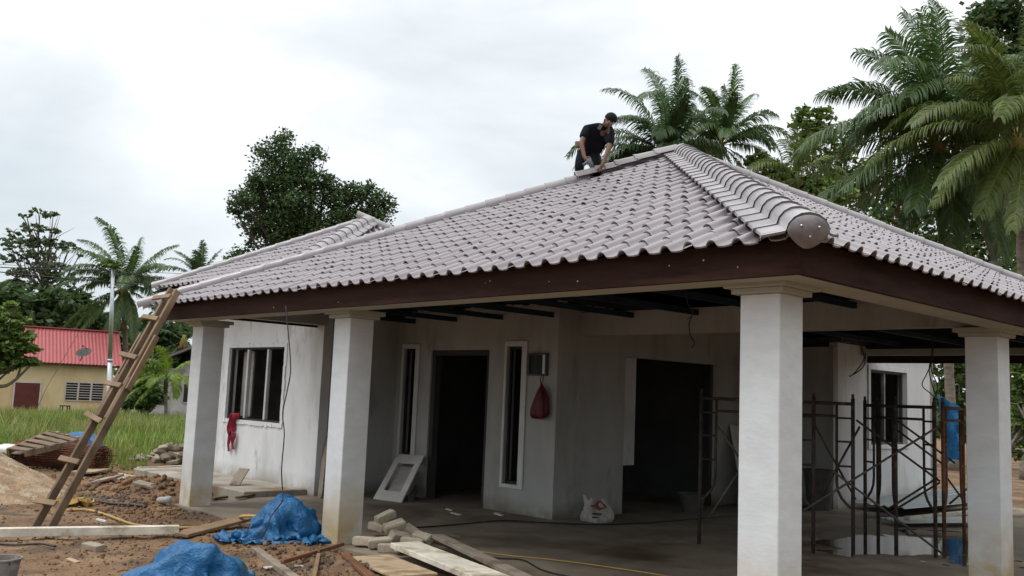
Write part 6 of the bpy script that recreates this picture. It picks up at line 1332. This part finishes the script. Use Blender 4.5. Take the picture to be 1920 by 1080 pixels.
# ---------------------------------------------------------------- grass
gr = np.random.RandomState(2)
def blades(n, poly, h0, h1, w, name, m, label, cond=None):
    fwd = np.array((fa.x, fa.y)); rt = np.array((ra.x, ra.y)); cam2 = np.array((3.1615, -5.4362, 1.5684)[:2])
    (d0, d1, t0, t1) = poly
    d = np.sqrt(gr.rand(n) * (d1 ** 2 - d0 ** 2) + d0 ** 2); t = t0 + (t1 - t0) * gr.rand(n)
    xy = cam2 + d[:, None] * fwd + (d * t)[:, None] * rt
    dens = vnoise(xy[:, 0] * 0.35, xy[:, 1] * 0.35) + 0.5 + 0.6 * np.clip((d - d0) / 3.5, 0, 1) - 0.25
    k = gr.rand(n) < dens
    if cond is not None: k &= cond(xy)
    xy, d = xy[k], d[k]; n = len(xy); z = ground_z(xy[:, 0], xy[:, 1])
    hgt = (h0 + (h1 - h0) * gr.rand(n) ** 1.5) * np.clip(0.35 + (d - d0) / 5, 0.35, 1) * (0.75 + 0.9 * (vnoise(xy[:, 0] * 0.6 + 9, xy[:, 1] * 0.6) + 0.4))
    a = gr.rand(n) * 6.283; ln = np.stack([np.cos(a), np.sin(a)], 1) * (hgt * (0.1 + 0.5 * gr.rand(n)))[:, None]; s = np.stack([-np.sin(a), np.cos(a)], 1) * w * (0.6 + 0.8 * gr.rand(n))[:, None]
    P = lambda o, f, zz: np.concatenate([xy + o * s + ln * f, (z + zz)[:, None]], 1)
    V = np.stack([P(-.5, 0, -0.05), P(.5, 0, -0.05), P(.4, .35, hgt * .6), P(-.4, .35, hgt * .6), P(0.05, 1, hgt), P(-0.05, 1, hgt)], 1).reshape(-1, 3)
    b = np.arange(n)[:, None] * 6; F = np.concatenate([b + np.array([[0, 1, 2, 3]]), b + np.array([[3, 2, 4, 5]])])
    return tag(np_mesh(name, V, F, m), label, None, kind='stuff')
blades(80000, (19.0, 47.0, -0.66, -0.30), 0.2, 0.62, 0.027, 'grass', 'grass_blade', 'tall yellow green grass between the building site and the houses')
blades(4200, (16.6, 20.0, -0.56, -0.38), 0.10, 0.35, 0.02, 'dry_grass', 'grass_blade', 'sparse dry grass tufts at the edge of the building site')
lw = []
for i in range(60):
    for j in range(40):
        d, t = 18.5 + 60 * (i / 59) ** 1.3, -1.1 + 0.78 * j / 39
        q = np.array((3.1615, -5.4362, 1.5684)[:2]) + d * np.array((fa.x, fa.y)) + d * t * np.array((ra.x, ra.y)); lw.append((q[0], q[1], gz(q[0], q[1]) + 0.02))
tag(np_mesh('lawn', lw, [(i * 40 + j, (i + 1) * 40 + j, (i + 1) * 40 + j + 1, i * 40 + j + 1) for i in range(59) for j in range(39)], 'grass_soil', smooth=True), kind='structure')
blades(2600, (5.4, 7.4, -0.58, -0.40), 0.01, 0.05, 0.009, 'weeds', 'grass_blade', 'tiny green weeds on the mud at the lower left')

print('objects', len(bpy.data.objects), 'tris', sum(sum(len(p.vertices) - 2 for p in o.data.polygons) if o.type == 'MESH' else 0 for o in bpy.data.objects if o.type == 'MESH'))
